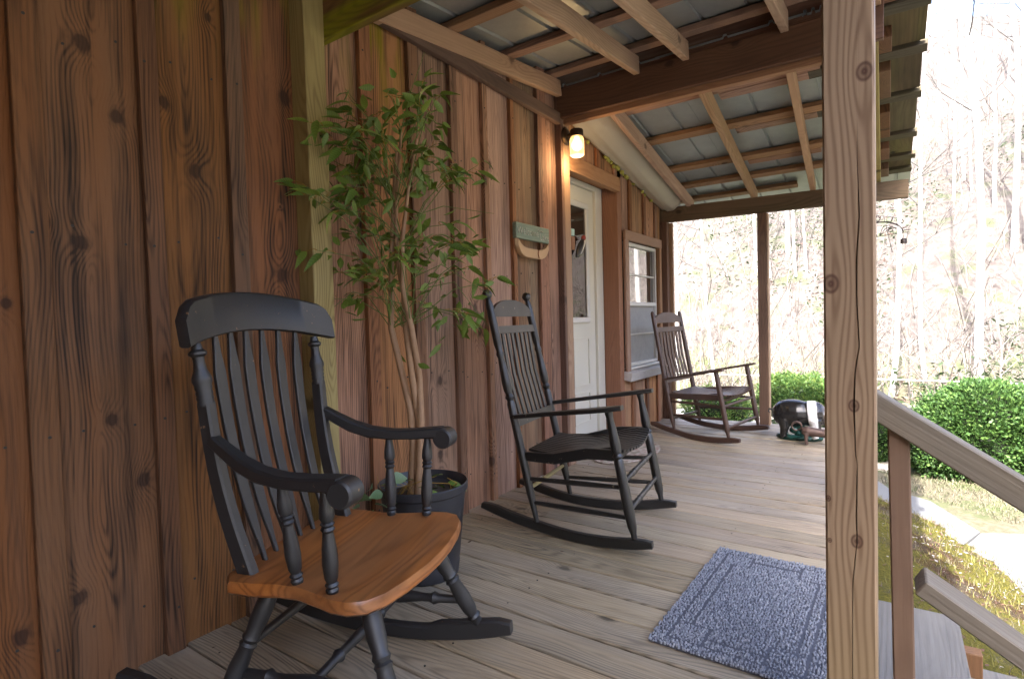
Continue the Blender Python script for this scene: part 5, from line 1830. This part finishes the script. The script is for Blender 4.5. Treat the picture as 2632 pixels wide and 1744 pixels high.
GEN = "leafless pale grey tree among many on the bright hillside"
plant_tree(1.30, 13.2, 3, "thick pale trunk rising behind the broad dark green bush", None, .9)
plant_tree(-.05, 12.6, 1, "leafless tree just right of the cracked porch post", None, .8)
plant_tree(.55, 13.6, 5, "slim forked tree left of the thick pale trunk behind the bush", None, .9)
plant_tree(-2.9, 11.3, 4, "small near tree whose dark branches cross the opening by the far rocking chair", None, 1.25)
plant_tree(-3.9, 12.3, 6, "leafless tree beside the cabin corner post", None, 1.0)
cnt = 0
while cnt < 190:
    y = 17 + 72 * tr_.random() ** 1.1
    ratio = tr_.uniform(-.42, .34)
    x = ratio * y + tr_.uniform(-1, 1)
    k = tr_.choices(range(7), (4, 3, 4, 2, 4, 4, 4))[0]
    plant_tree(x, y, k, GEN, s=tr_.uniform(.75, 1.15))
    cnt += 1
for k in range(36):
    a = tr_.uniform(-1.9, 1.2)
    d = tr_.uniform(22, 60)
    x, y = 2 + d * math.cos(a), d * math.sin(a)
    if y > 10 and -.42 < x / y < .34:
        continue
    plant_tree(x, y, tr_.randrange(7), "leafless tree on the slope beside the drive", "bare trees beside the drive", s=tr_.uniform(.8, 1.1))

# undergrowth: brush, evergreen seedlings and leaf litter nobody could count
M_brush = plain("dry_brush", (.12, .108, .10), .9)
M_ever = simple_leaf("rhododendron_leaf", (.038, .058, .026))
M_dead = simple_leaf("dead_leaf", (.115, .08, .067), .2)
ur = random.Random(33)
mb = MB()
for k in range(2000):
    y = 11.5 + 45 * ur.random() ** 1.6
    x = ur.uniform(-.45, .36) * y + ur.uniform(-1, 1)
    z = ground_z(x, y)
    h = ur.uniform(.5, 2.4)
    p = Vector((x, y, z - .05))
    d = Vector((ur.gauss(0, .4), ur.gauss(0, .4), 1)).normalized()
    mb.tube([p, p + d * h * .5, p + d * h + Vector((ur.gauss(0, .2), ur.gauss(0, .2), 0))], [.012, .009, .003], 3, False, 0)
    for q in range(3):
        s0 = p + d * h * ur.uniform(.3, .8)
        mb.tube([s0, s0 + Vector((ur.gauss(0, .35), ur.gauss(0, .35), ur.uniform(.1, .6)))], [.006, .002], 3, False, 0)
def scatter(n, ymax, size, mi, cl):
    for k in range(n):
        y = 10.8 + ymax * ur.random() ** 1.5
        x = ur.uniform(-.45, .36) * y + ur.uniform(-1, 1)
        if noise.noise(Vector((x * .25, y * .18, cl))) < .02:
            continue
        z = ground_z(x, y)
        hh = ur.uniform(.02, .9 if mi == 1 else .12)
        for q in range(4):
            p = Vector((x + ur.gauss(0, .16), y + ur.gauss(0, .16), z + hh * ur.random()))
            a, b_ = Vector((ur.gauss(0, 1), ur.gauss(0, 1), ur.gauss(.2, .5))).normalized(), Vector((ur.gauss(0, 1), ur.gauss(0, 1), ur.gauss(0, 1))).normalized()
            s_ = size * ur.uniform(.6, 1.4)
            mb.add([p, p + a * s_ + b_ * s_ * .4, p + a * s_ * 2, p + a * s_ - b_ * s_ * .4], [(0, 1, 2, 3)], mi)


scatter(7000, 20, .055, 1, 2.0)
scatter(2500, 22, .055, 2, 7.0)
tag(mb.build("undergrowth", [M_brush, M_ever, M_dead], None, 0), "dry brush and evergreen seedlings covering the hillside", "undergrowth", None, "stuff")

# grass and litter on the near bank
mb = MB()
for k in range(6000):
    y = ur.uniform(2.6, 6.3)
    x = edge_x(y) - abs(ur.gauss(0, .55)) + .02
    z = bank_z(x, y)
    a = ur.uniform(0, 2 * PI)
    if ur.random() < .78:
        h = ur.uniform(.012, .045)
        d = Vector((math.cos(a), math.sin(a), 0))
        e = Vector((-math.sin(a), math.cos(a), 0)) * ur.uniform(.0015, .0035)
        p = Vector((x, y, z))
        mb.add([p - e, p + e, p + d * h * .6 + Vector((0, 0, h))], [(0, 1, 2)], 0 if ur.random() < .6 else 1)
    else:
        s_ = ur.uniform(.006, .016)
        p = Vector((x, y, z + .006))
        d = Vector((math.cos(a), math.sin(a), ur.uniform(-.3, .3))) * s_
        e = Vector((-math.sin(a), math.cos(a), ur.uniform(-.3, .3))) * s_ * .5
        mb.add([p - d, p + e, p + d, p - e], [(0, 1, 2, 3)], 2 if ur.random() < .75 else 3)
tag(mb.build("bank_litter", [plain("moss_blade", (.11, .105, .026), .9), plain("straw_blade", (.115, .10, .072), .9), plain("brown_litter", (.08, .043, .027), .9), plain("pale_litter", (.24, .225, .21), .9)], None, 0),
    "moss blades and dead leaf litter on the bank", "litter", None, "stuff")

# lawn blades along the near edge of the drive
mb = MB()
for k in range(7000):
    y = ur.uniform(5.5, 7.2)
    x = ur.uniform(-.1, 2.2)
    p = Vector((x, y, -.705))
    h = ur.uniform(.015, .05)
    a = ur.uniform(0, 2 * PI)
    d = Vector((math.cos(a), math.sin(a), 0))
    e = Vector((-math.sin(a), math.cos(a), 0)) * .003
    if x < .9 and y < 6.5 - .9 * (x - .0):
        continue
    mb.add([p - e, p + e, p + d * h * .7 + Vector((0, 0, h))], [(0, 1, 2)], 0 if ur.random() < .7 else 1)
tag(mb.build("lawn_grass", [plain("dry_grass_blade", (.14, .122, .083), .9), plain("green_grass_blade", (.068, .085, .035), .9)], None, 0), "short dry lawn grass beside the drive", "grass", None, "stuff")

# utility cable
mb = MB()
mb.tube([(-12 + 1.5 * k, 10.6, 1.02 - .1035 * 10.6 + .012 * (abs(k - 8) / 8) ** 2) for k in range(17)], .007, 6)
cable = tag(mb.build("utility_cable", plain("pale_cable", (.55, .55, .56), .5)), "thin pale cable strung level behind the bushes", "cable")
for xx in (-12.0, 12.0):
    mb = MB()
    mb.tube([(xx, 10.6, -1.0), (xx, 10.6, 0.1)], .05, 10)
    mb.build("cable_post", M_bark, cable)
